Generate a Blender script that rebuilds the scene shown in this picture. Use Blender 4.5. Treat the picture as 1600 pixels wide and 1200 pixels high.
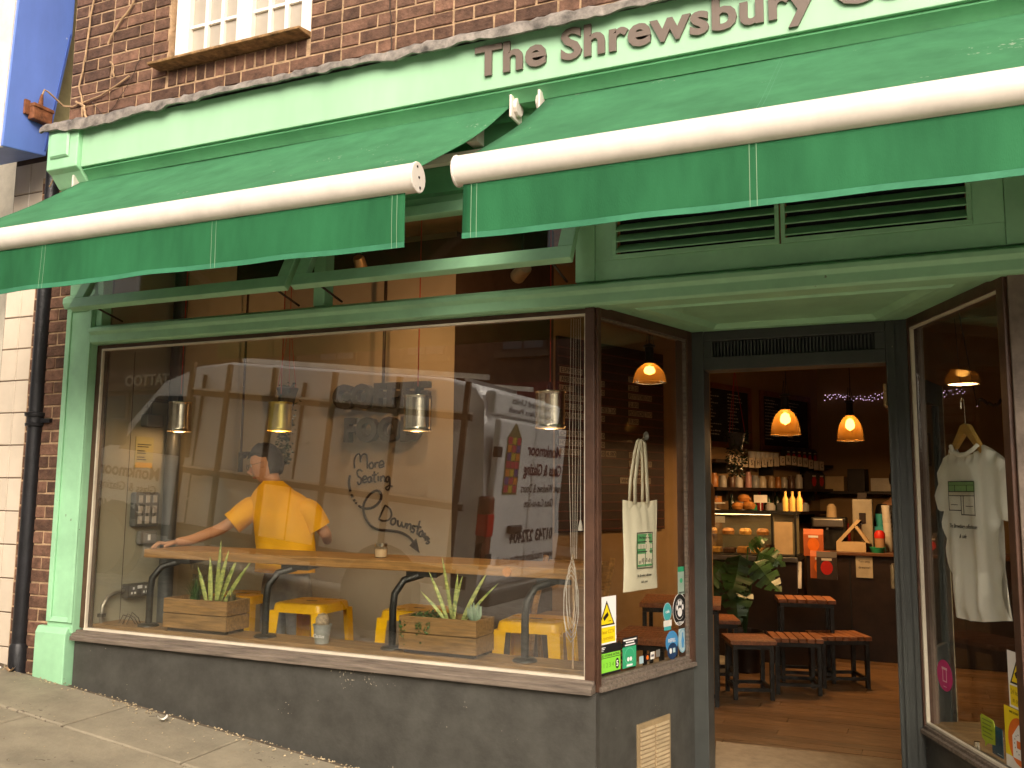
import bpy, bmesh, math, random
from mathutils import Vector, Matrix
random.seed(7)
R = math.radians
for o in list(bpy.data.objects): bpy.data.objects.remove(o)
S = bpy.context.scene
COL = S.collection

# ------------------------------------------------------------------ camera, sky, sun, exposure
cd = bpy.data.cameras.new('camera'); cam = bpy.data.objects.new('camera', cd); COL.objects.link(cam)
cd.sensor_width = 36.0; cd.lens = 36.0*1400/1600; cd.clip_start = 0.05; cd.clip_end = 500
cam.matrix_world = Matrix(((0.91474824, 0.03821028, 0.40221342, 0.0),
                           (0.40389256, -0.11190707, -0.90793591, -3.83),
                           (0.01031805, 0.99298378, -0.11779964, 1.55), (0, 0, 0, 1)))
S.camera = cam
W = bpy.data.worlds.new('World'); S.world = W; W.use_nodes = True
wn, wl = W.node_tree.nodes, W.node_tree.links
bg = wn['Background']; sky = wn.new('ShaderNodeTexSky'); sky.sky_type = 'NISHITA'; sky.sun_disc = False
SUN_EL, SUN_AZ = R(33), R(152)          # azimuth clockwise from +y (the sun stands behind the camera, over the street)
sky.sun_elevation = SUN_EL; sky.sun_rotation = SUN_AZ; sky.air_density = 1.0; sky.dust_density = 6.0; sky.ozone_density = 0.6
hs = wn.new('ShaderNodeHueSaturation'); hs.inputs['Saturation'].default_value = 0.22   # an overcast, almost colourless sky
wl.new(sky.outputs[0], hs.inputs['Color']); wl.new(hs.outputs[0], bg.inputs[0]); bg.inputs[1].default_value = 0.15
sd = bpy.data.lights.new('sun', 'SUN'); sd.energy = 0.9; sd.angle = R(45); sd.color = (1, 0.93, 0.82)
sun = bpy.data.objects.new('sun', sd); COL.objects.link(sun)
sdir = Vector((math.sin(SUN_AZ)*math.cos(SUN_EL), math.cos(SUN_AZ)*math.cos(SUN_EL), math.sin(SUN_EL)))
sun.rotation_euler = sdir.to_track_quat('Z', 'Y').to_euler(); sun.location = (0, -20, 20)
S.view_settings.view_transform = 'Standard'; S.view_settings.look = 'None'; S.view_settings.gamma = 1.0
S.view_settings.exposure = 0.74
S.view_settings.use_white_balance = True; S.view_settings.white_balance_temperature = 7400; S.view_settings.white_balance_tint = 14
S.render.engine = 'CYCLES'
S.cycles.use_denoising = True; S.cycles.max_bounces = 8; S.cycles.diffuse_bounces = 5; S.cycles.glossy_bounces = 3
S.cycles.transmission_bounces = 6; S.cycles.transparent_max_bounces = 16; S.cycles.sample_clamp_indirect = 4.0
S.cycles.caustics_reflective = False; S.cycles.caustics_refractive = False
S.cycles.use_adaptive_sampling = True; S.cycles.adaptive_threshold = 0.03

# ------------------------------------------------------------------ materials
MATS = {}
def mat(name, col, rough=0.6, metal=0.0, var=0.12, scale=6.0, bump=0.0, bscale=60.0, rnd=0.0, spec=0.4, wood=False,
        speck=None, speck_amt=0.0, speck_scale=90.0, emit=None, estr=0.0, streak=0.0, trans=0.0, low=None):
    if name in MATS: return MATS[name]
    m = bpy.data.materials.new(name); MATS[name] = m; m.use_nodes = True
    n, l = m.node_tree.nodes, m.node_tree.links
    p = n['Principled BSDF']; p.inputs['Roughness'].default_value = rough; p.inputs['Metallic'].default_value = metal
    p.inputs['Specular IOR Level'].default_value = spec
    tc = n.new('ShaderNodeTexCoord'); oi = n.new('ShaderNodeObjectInfo')
    add = n.new('ShaderNodeVectorMath'); add.operation = 'MULTIPLY_ADD'
    l.new(oi.outputs['Random'], add.inputs[0]); add.inputs[1].default_value = (17, 31, 23); l.new(tc.outputs['Object'], add.inputs[2])
    vec = add.outputs[0]
    if wood:
        mp = n.new('ShaderNodeMapping'); l.new(vec, mp.inputs[0]); mp.inputs['Scale'].default_value = wood; vec2 = mp.outputs[0]
    elif streak:
        mp = n.new('ShaderNodeMapping'); l.new(vec, mp.inputs[0]); mp.inputs['Scale'].default_value = (1, 1, 1/streak); vec2 = mp.outputs[0]
    else: vec2 = vec
    nz = n.new('ShaderNodeTexNoise'); nz.inputs['Scale'].default_value = scale; nz.inputs['Detail'].default_value = 4
    nz.inputs['Roughness'].default_value = 0.65; l.new(vec2, nz.inputs['Vector'])
    ramp = n.new('ShaderNodeValToRGB'); l.new(nz.outputs['Fac'], ramp.inputs[0])
    c = Vector(col[:3]); lo, hi = c*(1-var*1.6), c*(1+var*1.3)
    if low is not None: lo = Vector(low)
    ramp.color_ramp.elements[0].position = 0.3; ramp.color_ramp.elements[1].position = 0.72
    ramp.color_ramp.elements[0].color = (*[max(0, x) for x in lo], 1); ramp.color_ramp.elements[1].color = (*[min(1, x) for x in hi], 1)
    out = ramp.outputs[0]
    if rnd:
        mr = n.new('ShaderNodeMapRange'); l.new(oi.outputs['Random'], mr.inputs[0]); mr.inputs[3].default_value = 1-rnd; mr.inputs[4].default_value = 1+rnd
        mm = n.new('ShaderNodeMix'); mm.data_type = 'RGBA'; mm.blend_type = 'MULTIPLY'; mm.inputs[0].default_value = 1
        l.new(out, mm.inputs[6]); l.new(mr.outputs[0], mm.inputs[7]); out = mm.outputs[2]
    if speck is not None:
        sn = n.new('ShaderNodeTexNoise'); sn.inputs['Scale'].default_value = speck_scale; sn.inputs['Detail'].default_value = 2; l.new(vec, sn.inputs['Vector'])
        sn2 = n.new('ShaderNodeTexNoise'); sn2.inputs['Scale'].default_value = speck_scale*0.06; l.new(vec, sn2.inputs['Vector'])
        ad = n.new('ShaderNodeMath'); ad.operation = 'ADD'; l.new(sn.outputs['Fac'], ad.inputs[0]); l.new(sn2.outputs['Fac'], ad.inputs[1])
        sr = n.new('ShaderNodeMapRange'); l.new(ad.outputs[0], sr.inputs[0]); sr.inputs[1].default_value = 1.46-speck_amt; sr.inputs[2].default_value = 1.5-speck_amt
        mm = n.new('ShaderNodeMix'); mm.data_type = 'RGBA'; l.new(sr.outputs[0], mm.inputs[0]); l.new(out, mm.inputs[6]); mm.inputs[7].default_value = (*speck, 1); out = mm.outputs[2]
    l.new(out, p.inputs['Base Color'])
    rr = n.new('ShaderNodeMapRange'); l.new(nz.outputs['Fac'], rr.inputs[0]); rr.inputs[3].default_value = min(1, rough*1.2); rr.inputs[4].default_value = rough*0.8
    l.new(rr.outputs[0], p.inputs['Roughness'])
    if bump:
        bn = n.new('ShaderNodeTexNoise'); bn.inputs['Scale'].default_value = bscale; bn.inputs['Detail'].default_value = 3; l.new(vec2, bn.inputs['Vector'])
        bp = n.new('ShaderNodeBump'); bp.inputs['Strength'].default_value = bump; bp.inputs['Distance'].default_value = 0.01
        l.new(bn.outputs['Fac'], bp.inputs['Height']); l.new(bp.outputs[0], p.inputs['Normal'])
    if trans:                                   # thin cloth lets some light through
        tl = n.new('ShaderNodeBsdfTranslucent'); l.new(out, tl.inputs[0]); mx = n.new('ShaderNodeMixShader'); mx.inputs[0].default_value = trans
        l.new(p.outputs[0], mx.inputs[1]); l.new(tl.outputs[0], mx.inputs[2]); l.new(mx.outputs[0], n['Material Output'].inputs[0])
    if emit is not None:
        p.inputs['Emission Color'].default_value = (*emit, 1); p.inputs['Emission Strength'].default_value = estr
    return m

def glass(name, tint=(0.97, 0.98, 0.96), gain=2.0, base=0.0, dirt=0.0):
    m = bpy.data.materials.new(name); m.use_nodes = True; n, l = m.node_tree.nodes, m.node_tree.links
    n.remove(n['Principled BSDF']); tr = n.new('ShaderNodeBsdfTransparent'); tr.inputs[0].default_value = (*tint, 1)
    gl = n.new('ShaderNodeBsdfGlossy'); gl.inputs['Roughness'].default_value = 0.0
    ge = n.new('ShaderNodeNewGeometry'); dt = n.new('ShaderNodeVectorMath'); dt.operation = 'DOT_PRODUCT'; l.new(ge.outputs['Normal'], dt.inputs[0]); l.new(ge.outputs['Incoming'], dt.inputs[1])
    ab = n.new('ShaderNodeMath'); ab.operation = 'ABSOLUTE'; l.new(dt.outputs['Value'], ab.inputs[0])      # Schlick reflectance, the same from both sides
    om = n.new('ShaderNodeMath'); om.operation = 'SUBTRACT'; om.inputs[0].default_value = 1; l.new(ab.outputs[0], om.inputs[1])
    pw = n.new('ShaderNodeMath'); pw.operation = 'POWER'; l.new(om.outputs[0], pw.inputs[0]); pw.inputs[1].default_value = 5
    fr = n.new('ShaderNodeMath'); fr.operation = 'MULTIPLY_ADD'; l.new(pw.outputs[0], fr.inputs[0]); fr.inputs[1].default_value = .96; fr.inputs[2].default_value = .04
    mu = n.new('ShaderNodeMath'); mu.operation = 'MULTIPLY_ADD'; mu.use_clamp = True; l.new(fr.outputs[0], mu.inputs[0]); mu.inputs[1].default_value = gain; mu.inputs[2].default_value = base
    mx = n.new('ShaderNodeMixShader'); l.new(mu.outputs[0], mx.inputs[0]); l.new(tr.outputs[0], mx.inputs[1]); l.new(gl.outputs[0], mx.inputs[2])
    last = mx.outputs[0]
    if dirt:
        df = n.new('ShaderNodeBsdfDiffuse'); df.inputs[0].default_value = (.7, .68, .6, 1)
        tc = n.new('ShaderNodeTexCoord'); nz = n.new('ShaderNodeTexNoise'); nz.inputs['Scale'].default_value = 3; nz.inputs['Detail'].default_value = 8; l.new(tc.outputs['Object'], nz.inputs['Vector'])
        mr = n.new('ShaderNodeMapRange'); l.new(nz.outputs['Fac'], mr.inputs[0]); mr.inputs[1].default_value = .35; mr.inputs[2].default_value = .8; mr.inputs[3].default_value = 0; mr.inputs[4].default_value = dirt
        m2 = n.new('ShaderNodeMixShader'); l.new(mr.outputs[0], m2.inputs[0]); l.new(last, m2.inputs[1]); l.new(df.outputs[0], m2.inputs[2]); last = m2.outputs[0]
    l.new(last, n['Material Output'].inputs[0]); MATS[name] = m
    return m

MINT = mat('mint paint', (.31, .61, .37), .42, var=.09, scale=4, bump=.08, bscale=25, speck=(.17, .22, .13), speck_amt=.105, speck_scale=40)
MINTF = mat('fascia mint paint', (.32, .57, .365), .45, var=.08, scale=2.5, bump=.08, bscale=14, streak=3)
GREENSH = mat('shaded green paint', (.10, .34, .16), .4, var=.1, scale=4)  # shade below the fascia is put into this darker green
CHAR = mat('charcoal paint', (.050, .049, .042), .5, var=.34, scale=7, low=(.041, .039, .033), bump=.15, bscale=30, speck=(.34, .30, .22), speck_amt=.105, speck_scale=95)
DOORP = mat('grey door paint', (.052, .056, .05), .45, var=.12, scale=6, bump=.06, bscale=20, speck=(.3, .26, .18), speck_amt=.07, speck_scale=45)
FRAMEB = mat('brown window frame', (.085, .042, .026), .4, var=.2, scale=9, bump=.08)
SILLB = mat('weathered sill', (.165, .13, .10), .6, var=.3, scale=12, bump=.2, bscale=45, wood=(.4, 6, 6))
BEAD = mat('cream glazing bead', (.62, .55, .43), .5, var=.1)
BRICK = mat('red brown brick', (.138, .070, .044), .88, var=.32, scale=16, bump=.55, bscale=60, rnd=.42, speck=(.062, .04, .02), speck_amt=.10, speck_scale=34)
MORTAR = mat('lime mortar', (.44, .29, .17), .95, var=.25, scale=18, bump=.6, bscale=80)
LEAD = mat('weathered lead', (.21, .185, .16), .7, var=.45, scale=14, bump=.9, bscale=22, speck=(.09, .065, .035), speck_amt=.12, speck_scale=22)
LETTER = mat('taupe sign letter', (.155, .115, .092), .5, var=.06)
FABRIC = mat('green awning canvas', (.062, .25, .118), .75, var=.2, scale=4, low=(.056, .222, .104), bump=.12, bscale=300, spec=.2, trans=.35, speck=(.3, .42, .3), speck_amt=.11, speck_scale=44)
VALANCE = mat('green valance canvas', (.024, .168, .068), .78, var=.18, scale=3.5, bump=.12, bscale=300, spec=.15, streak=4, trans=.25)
STITCH = mat('white stitching', (.2, .36, .22), .8)
HEM = mat('canvas hem', (.028, .19, .095), .8)
WHITEM = mat('white powder coat', (.74, .68, .60), .38, var=.07, scale=9, speck=(.40, .33, .24), speck_amt=.10, speck_scale=70)
WHITEP = mat('white window paint', (.80, .77, .70), .45, var=.06, scale=8, bump=.12, bscale=30, speck=(.42, .30, .12), speck_amt=.09, speck_scale=28)
TILE = mat('cream glazed tile', (.64, .545, .43), .16, var=.05, scale=4, rnd=.06, spec=.6)
GROUT = mat('dirty grout', (.09, .055, .035), .9)
BLUE = mat('blue sign enamel', (.12, .215, .60), .4, var=.10, scale=3, speck=(.62, .63, .66), speck_amt=.13, speck_scale=16, streak=2.5)
RUST = mat('rusty steel', (.20, .072, .03), .85, var=.4, scale=20, bump=.4)
PIPE = mat('black iron pipe', (.012, .012, .014), .42, var=.3, scale=12, bump=.2, speck=(.4, .36, .3), speck_amt=-.06, speck_scale=40)
CABLE = mat('dried cable', (.42, .27, .15), .85, var=.25, scale=20)
DARKCABLE = mat('dark wire', (.05, .03, .02), .7)
SLAB = mat('pavement flagstone', (.275, .235, .165), .85, var=.15, scale=3.5, bump=.35, bscale=45, rnd=.15, speck=(.13, .105, .075), speck_amt=.155, speck_scale=30)
JOINT = mat('pavement joint', (.12, .09, .06), .95, var=.2)
ROADM = mat('pale bounce road', (.36, .335, .285), .9, var=.25, scale=8, bump=.3, bscale=90)  # road kept pale to bounce light up under the awnings, mostly unseen
KERB = mat('kerb stone', (.3, .28, .25), .85, var=.15, scale=10, bump=.2)
GLASSW = glass('shop window glass', gain=1.6, base=.055, dirt=.003)
GLASST = glass('thin glass', gain=.8, dirt=.002)
BLACK = mat('black print', (.012, .012, .012), .5, var=0)
WHITE = mat('white print', (.82, .80, .76), .5, var=0)
# interior
PLASTER = mat('warm plaster', (.38, .32, .235), .85, var=.07, scale=1.6, bump=.06, bscale=30)
PLASTERO = mat('ochre plaster', (.29, .18, .085), .85, var=.1, scale=1.6, bump=.06, bscale=30)
PLASTERG = mat('olive cream plaster', (.36, .33, .235), .8, var=.06, scale=2, bump=.06)
CEIL = mat('cafe ceiling', (.26, .19, .12), .9, var=.1)
FLOORM = mat('worn floorboard', (.20, .108, .048), .32, var=.35, scale=9, wood=(.7, 9, 9), rnd=.22, bump=.12, bscale=20)
MATM = mat('stone threshold', (.33, .25, .155), .85, var=.12, scale=14, bump=.3, speck=(.12, .09, .05), speck_amt=-.02, speck_scale=40)
OAK = mat('golden oak', (.36, .18, .055), .45, var=.3, scale=7, wood=(.6, 8, 8), bump=.1)
SHELFW = mat('window shelf oak', (.25, .14, .058), .5, var=.3, scale=7, wood=(.6, 8, 8), bump=.1)
CRATE = mat('planter pine', (.27, .145, .05), .6, var=.3, scale=8, wood=(.7, 9, 9), rnd=.15, bump=.15)
SLATM = mat('orange teak slat', (.27, .10, .04), .4, var=.3, scale=8, wood=(1.2, 10, 10), rnd=.15)
STEELD = mat('dark steel', (.035, .034, .03), .4, metal=.6, var=.25, scale=10)
YELLOW = mat('yellow stool paint', (.95, .50, .008), .28, var=.05, spec=.5)
TIN = mat('ribbed tin', (.72, .64, .5), .22, metal=1.0, var=.1, scale=20)
BRASS = mat('gold tin', (.78, .60, .16), .3, metal=1.0, var=.1, scale=20)
REDCORD = mat('red flex', (.42, .035, .02), .6)
SOIL = mat('potting soil', (.03, .02, .012), .95, var=.4, scale=40, bump=.8)
LEAFG = mat('leaf green', (.05, .12, .025), .45, var=.35, scale=12, rnd=.2)
LEAFD = mat('dark leaf', (.022, .055, .016), .5, var=.4, scale=10, rnd=.25)
LEAFM = mat('monstera leaf', (.022, .062, .018), .35, var=.3, scale=12, rnd=.25)
LEAFV = mat('variegated blade', (.42, .42, .13), .45, var=.35, scale=26, low=(.10, .17, .04), streak=.35)
LEAFP = mat('pale succulent', (.24, .34, .22), .6, var=.15)
CACTUS = mat('cactus', (.36, .27, .17), .8, var=.4, scale=60, bump=.8, bscale=120)
ZINC = mat('zinc pot', (.36, .37, .34), .5, metal=.3, var=.2, scale=12)
TOTE = mat('natural cotton', (.74, .66, .50), .85, var=.04, scale=5, bump=.12, bscale=200)
SHIRTW = mat('white cotton', (.86, .83, .77), .85, var=.03, scale=4, bump=.08, bscale=60)
SHIRTY = mat('mustard cotton', (.84, .42, .008), .8, var=.08, scale=5, bump=.1, bscale=30)
JEANS = mat('grey trousers', (.38, .40, .41), .85, var=.2, scale=14, bump=.2, bscale=60)
SKIN = mat('skin', (.52, .27, .15), .5, var=.06, scale=8)
HAIR = mat('dark hair', (.018, .012, .009), .5, var=.3, scale=60, bump=.6, bscale=120)
GREYPL = mat('grey plastic', (.19, .18, .155), .4, var=.05)
SOCKET = mat('metalclad socket', (.085, .075, .06), .4, metal=.3, var=.1)
CONDUIT = mat('galvanised conduit', (.27, .24, .19), .4, metal=.7, var=.15)
YSIGN = mat('yellow print', (.82, .62, .02), .5, var=.02)
CREAMP = mat('faded notice', (.38, .34, .16), .6, var=.08)
GREENPR = mat('bright green print', (.22, .66, .06), .5, var=.02)
TEAL = mat('teal print', (.04, .36, .36), .5, var=.03)
EMER = mat('emerald print', (.02, .34, .16), .5, var=.02)
BLUEPR = mat('blue print', (.05, .26, .50), .5, var=.03)
NAVY = mat('navy print', (.012, .04, .10), .5)
PALEBL = mat('pale blue print', (.40, .55, .58), .5)
ORANGEP = mat('orange print', (.75, .16, .02), .5)
PINK = mat('magenta print', (.55, .03, .16), .5)
LIME = mat('lime print', (.5, .62, .05), .5)
REDPR = mat('red print', (.55, .02, .015), .5)
DKBROWN = mat('brown ink', (.016, .006, .005), .6)
BOARD = mat('menu board', (.032, .011, .008), .5, var=.2)
BOARDR = mat('menu rail', (.10, .022, .014), .5)
CHALK = mat('chalkboard', (.012, .012, .012), .7, var=.3)
CHALKF = mat('chalkboard frame', (.17, .055, .02), .5, var=.2)
CHALKW = mat('chalk', (.45, .43, .38), .9)
DARKW = mat('dark stained wood', (.022, .012, .008), .45, var=.3, scale=8)
KRAFT = mat('kraft paper', (.5, .36, .2), .8, var=.1)
CARD = mat('white card', (.72, .68, .6), .7)
BREAD = mat('bread crust', (.55, .22, .05), .6, var=.3, scale=20)
CUPW = mat('paper cup', (.7, .66, .58), .6)
CHAIRW = mat('bent plywood', (.30, .115, .03), .35, var=.25, scale=6, wood=(1, 8, 1))
DECK = mat('steel grey', (.3, .28, .25), .3, metal=.9)
VANW = mat('white van paint', (.78, .78, .77), .22, var=.02, spec=.6)
RUBBER = mat('black rubber', (.015, .015, .016), .75)
CARGL = mat('dark vehicle glass', (.012, .014, .016), .05, spec=.8, var=0)
LAMPR = mat('red lamp lens', (.55, .02, .015), .2)
LAMPA = mat('lens brown', (.20, .06, .03), .3)
RACKW = mat('timber rack', (.13, .075, .035), .6, var=.25, scale=8)
ALU = mat('aluminium', (.75, .74, .72), .3, metal=.9)

# ------------------------------------------------------------------ helpers
V = Vector
class Fr:                                     # a local frame: origin, u (right), v (up), n = u x v (towards the reader)
    def __init__(s, o, u, v=(0, 0, 1)):
        s.o = V(o); s.u = V(u).normalized(); s.v = V(v).normalized(); s.n = s.u.cross(s.v)
    def __call__(s, a, b, c=0.0): return s.o + s.u*a + s.v*b + s.n*c
FACE = Fr((0, 0, 0), (1, 0, 0))               # facade frame: a = x, b = z, c = towards the street

class MB:
    def __init__(s): s.v = []; s.f = []
    def add(s, vs, fs):
        k = len(s.v); s.v += [V(p) for p in vs]; s.f += [tuple(i+k for i in f) for f in fs]; return s
    def fbox(s, fr, a0, a1, b0, b1, c0, c1):
        P = [fr(a, b, c) for c in (c0, c1) for b in (b0, b1) for a in (a0, a1)]
        return s.add(P, [(0, 2, 3, 1), (4, 5, 7, 6), (0, 1, 5, 4), (2, 6, 7, 3), (0, 4, 6, 2), (1, 3, 7, 5)])
    def box(s, x0, x1, y0, y1, z0, z1): return s.fbox(FACE, x0, x1, z0, z1, -y1, -y0)
    def prism(s, poly, fr, c0, c1):
        n = len(poly); P = [fr(a, b, c0) for a, b in poly]+[fr(a, b, c1) for a, b in poly]
        return s.add(P, [tuple(range(n-1, -1, -1)), tuple(range(n, 2*n))]+[(i, (i+1) % n, (i+1) % n+n, i+n) for i in range(n)])
    def loft(s, rings, close=True, cap=True):
        n = len(rings[0]); k = []
        for r in rings: k += list(r)
        m = n if close else n-1
        F = [(j*n+i, j*n+(i+1) % n, (j+1)*n+(i+1) % n, (j+1)*n+i) for j in range(len(rings)-1) for i in range(m)]
        if cap and close: F += [tuple(range(n-1, -1, -1)), tuple(range((len(rings)-1)*n, len(rings)*n))]
        return s.add(k, F)
    def tube(s, pts, r, n=8, flat=None):
        pts = [V(p) for p in pts]; rings = []; up = None
        for i, p in enumerate(pts):
            d = (pts[min(i+1, len(pts)-1)]-pts[max(i-1, 0)])
            d = d.normalized() if d.length > 1e-9 else V((0, 0, 1))
            if up is None: up = d.orthogonal().normalized()
            up = (up-d*up.dot(d)); up = up.normalized() if up.length > 1e-6 else d.orthogonal().normalized()
            w = d.cross(up); q = r[i] if isinstance(r, (list, tuple)) else r
            rings.append([p+(up*math.cos(2*math.pi*k/n)+w*math.sin(2*math.pi*k/n))*q for k in range(n)])
        return s.loft(rings)
    def lathe(s, prof, n=20, loc=(0, 0, 0), fr=None, cap=False):
        L = V(loc); g = fr or Fr((0, 0, 0), (1, 0, 0), (0, 1, 0))
        rings = [[L+g(r*math.cos(2*math.pi*k/n), r*math.sin(2*math.pi*k/n), z) for k in range(n)] for r, z in prof]
        return s.loft(rings, cap=cap)
    def sheet(s, fn, nu, nv, thick=0.0):
        P = [[V(fn(i/nu, j/nv)) for i in range(nu+1)] for j in range(nv+1)]
        w = nu+1; F = [(j*w+i, j*w+i+1, (j+1)*w+i+1, (j+1)*w+i) for j in range(nv) for i in range(nu)]
        return s.add([p for r in P for p in r], F)
    def build(s, name, m, parent=None, smooth=False, bevel=0.0, solid=0.0, world=True, subd=0, seg=2):
        me = bpy.data.meshes.new(name); me.from_pydata([tuple(p) for p in s.v], [], s.f); me.update()
        b = bmesh.new(); b.from_mesh(me); bmesh.ops.recalc_face_normals(b, faces=b.faces) if not solid else None; b.to_mesh(me); b.free()
        if smooth:
            me.polygons.foreach_set('use_smooth', [True]*len(me.polygons)); me.set_sharp_from_angle(angle=R(38 if smooth is True else smooth))
        return place(name, me, m, parent, bevel, solid, world, subd, seg)
ABS = {}
def place(name, me, m, parent=None, bevel=0, solid=0, world=True, subd=0, seg=2):
    o = bpy.data.objects.new(name, me); COL.objects.link(o)
    if m is not None and not me.materials: me.materials.append(m)
    off = ABS.get(parent.name, V((0, 0, 0))) if parent is not None else V((0, 0, 0))
    if parent is not None:
        o.parent = parent
        if world: o.location = -off; ABS[o.name] = V((0, 0, 0))
        else: ABS[o.name] = off
    else: ABS[o.name] = V((0, 0, 0))
    if solid: q = o.modifiers.new('solid', 'SOLIDIFY'); q.thickness = solid; q.offset = 0
    if subd: q = o.modifiers.new('sub', 'SUBSURF'); q.levels = q.render_levels = subd
    if bevel: q = o.modifiers.new('bev', 'BEVEL'); q.width = bevel; q.segments = seg; q.limit_method = 'ANGLE'
    return o
def tag(o, label, cat, group=None, kind=None):
    if label: o['label'] = label
    if cat: o['category'] = cat
    if group: o['group'] = group
    if kind: o['kind'] = kind
    return o
def thing(name, label, cat, loc=(0, 0, 0), rz=0.0, group=None):
    o = bpy.data.objects.new(name, None); COL.objects.link(o); o.empty_display_size = .1
    o.location = loc; o.rotation_euler.z = rz; ABS[o.name] = V(loc)
    return tag(o, label, cat, group)
def kids(o): return [c for c in bpy.data.objects if c.parent is o]
def dup(root, loc, rz=None, label=None):
    def cp(o, par):
        c = o.copy(); COL.objects.link(c)
        if par is not None: c.parent = par
        for ch in TREE.get(o.name, []): cp(ch, c)
        return c
    TREE = {}
    for c in bpy.data.objects:
        if c.parent is not None: TREE.setdefault(c.parent.name, []).append(c)
    r = cp(root, None); r.location = loc
    if rz is not None: r.rotation_euler.z = rz
    if label: r['label'] = label
    return r
def struct(o): o['kind'] = 'structure'; return o
def text_data(s, size, extr=0.001, bold=0.0, align='LEFT', spacing=1.0, shear=0.0):
    c = bpy.data.curves.new('t', 'FONT'); c.body = s; c.size = size; c.extrude = extr; c.offset = bold; c.align_x = align
    c.space_character = spacing; c.shear = shear; c.resolution_u = 3
    o = bpy.data.objects.new('t', c); me = bpy.data.meshes.new_from_object(o); bpy.data.objects.remove(o); bpy.data.curves.remove(c)
    return me
def text(name, s, size, m, parent, fr, a, b, c=0.0015, extr=0.0008, bold=0.0, align='CENTER', spacing=1.0, width=None, shear=0.0):
    me = text_data(s, size, extr, bold, align, spacing, shear); xs = [v.co.x for v in me.vertices]
    k = 1.0
    if width and xs: k = width/(max(xs)-min(xs))
    for v in me.vertices: v.co = fr(a+v.co.x*k, b+v.co.y, c+v.co.z)
    me.name = name
    return place(name, me, m, parent)
def zg(x, y=0.0): return 0.42-0.105*(x+4.44)+0.02*y      # the street falls to the right and towards the gutter
def rj(a): return random.uniform(-a, a)

# ------------------------------------------------------------------ ground
def sheet_ground(name, m, x0, x1, y0, y1, dz):
    b = MB(); b.sheet(lambda u, v: (x0+(x1-x0)*u, y0+(y1-y0)*v, zg(x0+(x1-x0)*u, y0+(y1-y0)*v)+dz), 40, 20)
    return struct(b.build(name, m))
sheet_ground('road', ROADM, -60, 60, -60, 60, -0.16)
pav = sheet_ground('pavement', JOINT, -26, 14, -2.3, 0.10, -0.016)
far = sheet_ground('far_pavement', KERB, -34, 16, -16, -12.2, -0.02)
kb = MB(); 
for i in range(44):
    x = -26+i*.91; p = [(x+.004, -2.45), (x+.9, -2.45), (x+.9, -2.305), (x+.004, -2.305)]
    kb.add([(a, c, zg(a, c)) for a, c in p]+[(a, c, zg(a, c)-.3) for a, c in p], [(0, 1, 2, 3), (0, 4, 5, 1), (1, 5, 6, 2), (2, 6, 7, 3), (3, 7, 4, 0)])
struct(kb.build('kerb', KERB))
rows = [(-0.02, -.47), (-.475, -1.10), (-1.105, -1.62), (-1.625, -2.29)]
for ri, (ya, yb) in enumerate(rows):
    x = -9.6+ri*.37
    while x < 3:
        w = random.choice((.62, .78, .92, 1.05)); b = MB(); e = .006
        x1 = x+w; p = [(x+e, yb+e), (x1-e, yb+e), (x1-e, ya-e), (x+e, ya-e)]; h = rj(.003)
        q = [(x+e+.008, yb+e+.008), (x1-e-.008, yb+e+.008), (x1-e-.008, ya-e-.008), (x+e+.008, ya-e-.008)]
        vs = [(a, c, zg(a, c)+h) for a, c in q]+[(a, c, zg(a, c)+h-.006) for a, c in p]+[(a, c, zg(a, c)+h-.06) for a, c in p]
        b.add(vs, [(0, 1, 2, 3)]+[(i, i+4, (i+1) % 4+4, (i+1) % 4) for i in range(4)]+[(i+4, i+8, (i+1) % 4+8, (i+1) % 4+4) for i in range(4)])
        b.build('flagstone', SLAB, pav); x = x1
# grit and litter against the wall
b = MB()
for i in range(520):
    x = random.uniform(-5.3, -2.3); y = -abs(random.gauss(0, .05))-.005 if i < 330 else random.uniform(-1.3, -.03); s = random.uniform(.002, .007)*(1.3 if i < 330 else .8)
    a = random.random()*6.3; z = zg(x, y)+.002
    P = [(x+s*math.cos(a+k*2.1)*random.uniform(.6, 1.5), y+s*math.sin(a+k*2.1), z) for k in range(3)]+[(x, y, z+s*.8)]
    b.add(P, [(0, 1, 2), (0, 1, 3), (1, 2, 3), (2, 0, 3)])
tag(b.build('street_grit', mat('pale grit', (.42, .33, .2), .9, var=.4, scale=50)), 'scattered grit and debris along the foot of the charcoal wall', 'grit', kind='stuff')
for i, (x, y, a, t) in enumerate([(-4.86, -.07, .4, 'curled dry leaf by the foot of the black drainpipe'), (-3.62, -.12, 1.0, 'pale scrap of litter on the pavement by the charcoal wall'), (-4.99, -.06, 2.2, 'white cigarette end below the cream tiled pier')]):
    b = MB(); z = zg(x, y)
    if i == 2: b.tube([(x, y, z+.008), (x+.05, y-.012, z+.008)], .006)
    else: b.sheet(lambda u, v: (x+(u-.5)*.05*math.cos(a)-(v-.5)*.03*math.sin(a), y+(u-.5)*.05*math.sin(a)+(v-.5)*.03*math.cos(a), z+.004+.02*(u-.5)**2*4+.008*(v-.5)**2*4), 6, 4)
    o = b.build(['fallen_leaf', 'paper_scrap', 'cigarette_end'][i], [CABLE, CARD, WHITE][i], smooth=True); tag(o, t, ['leaf', 'litter', 'cigarette end'][i])

# ------------------------------------------------------------------ the coffee shop
shop = thing('coffee_shop', 'brick coffee shop with mint green shopfront, recessed doorway and charcoal stallriser', 'shop', (-1.5, 0, 0))
GY = .06                                     # plane of the shop window glass
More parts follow.
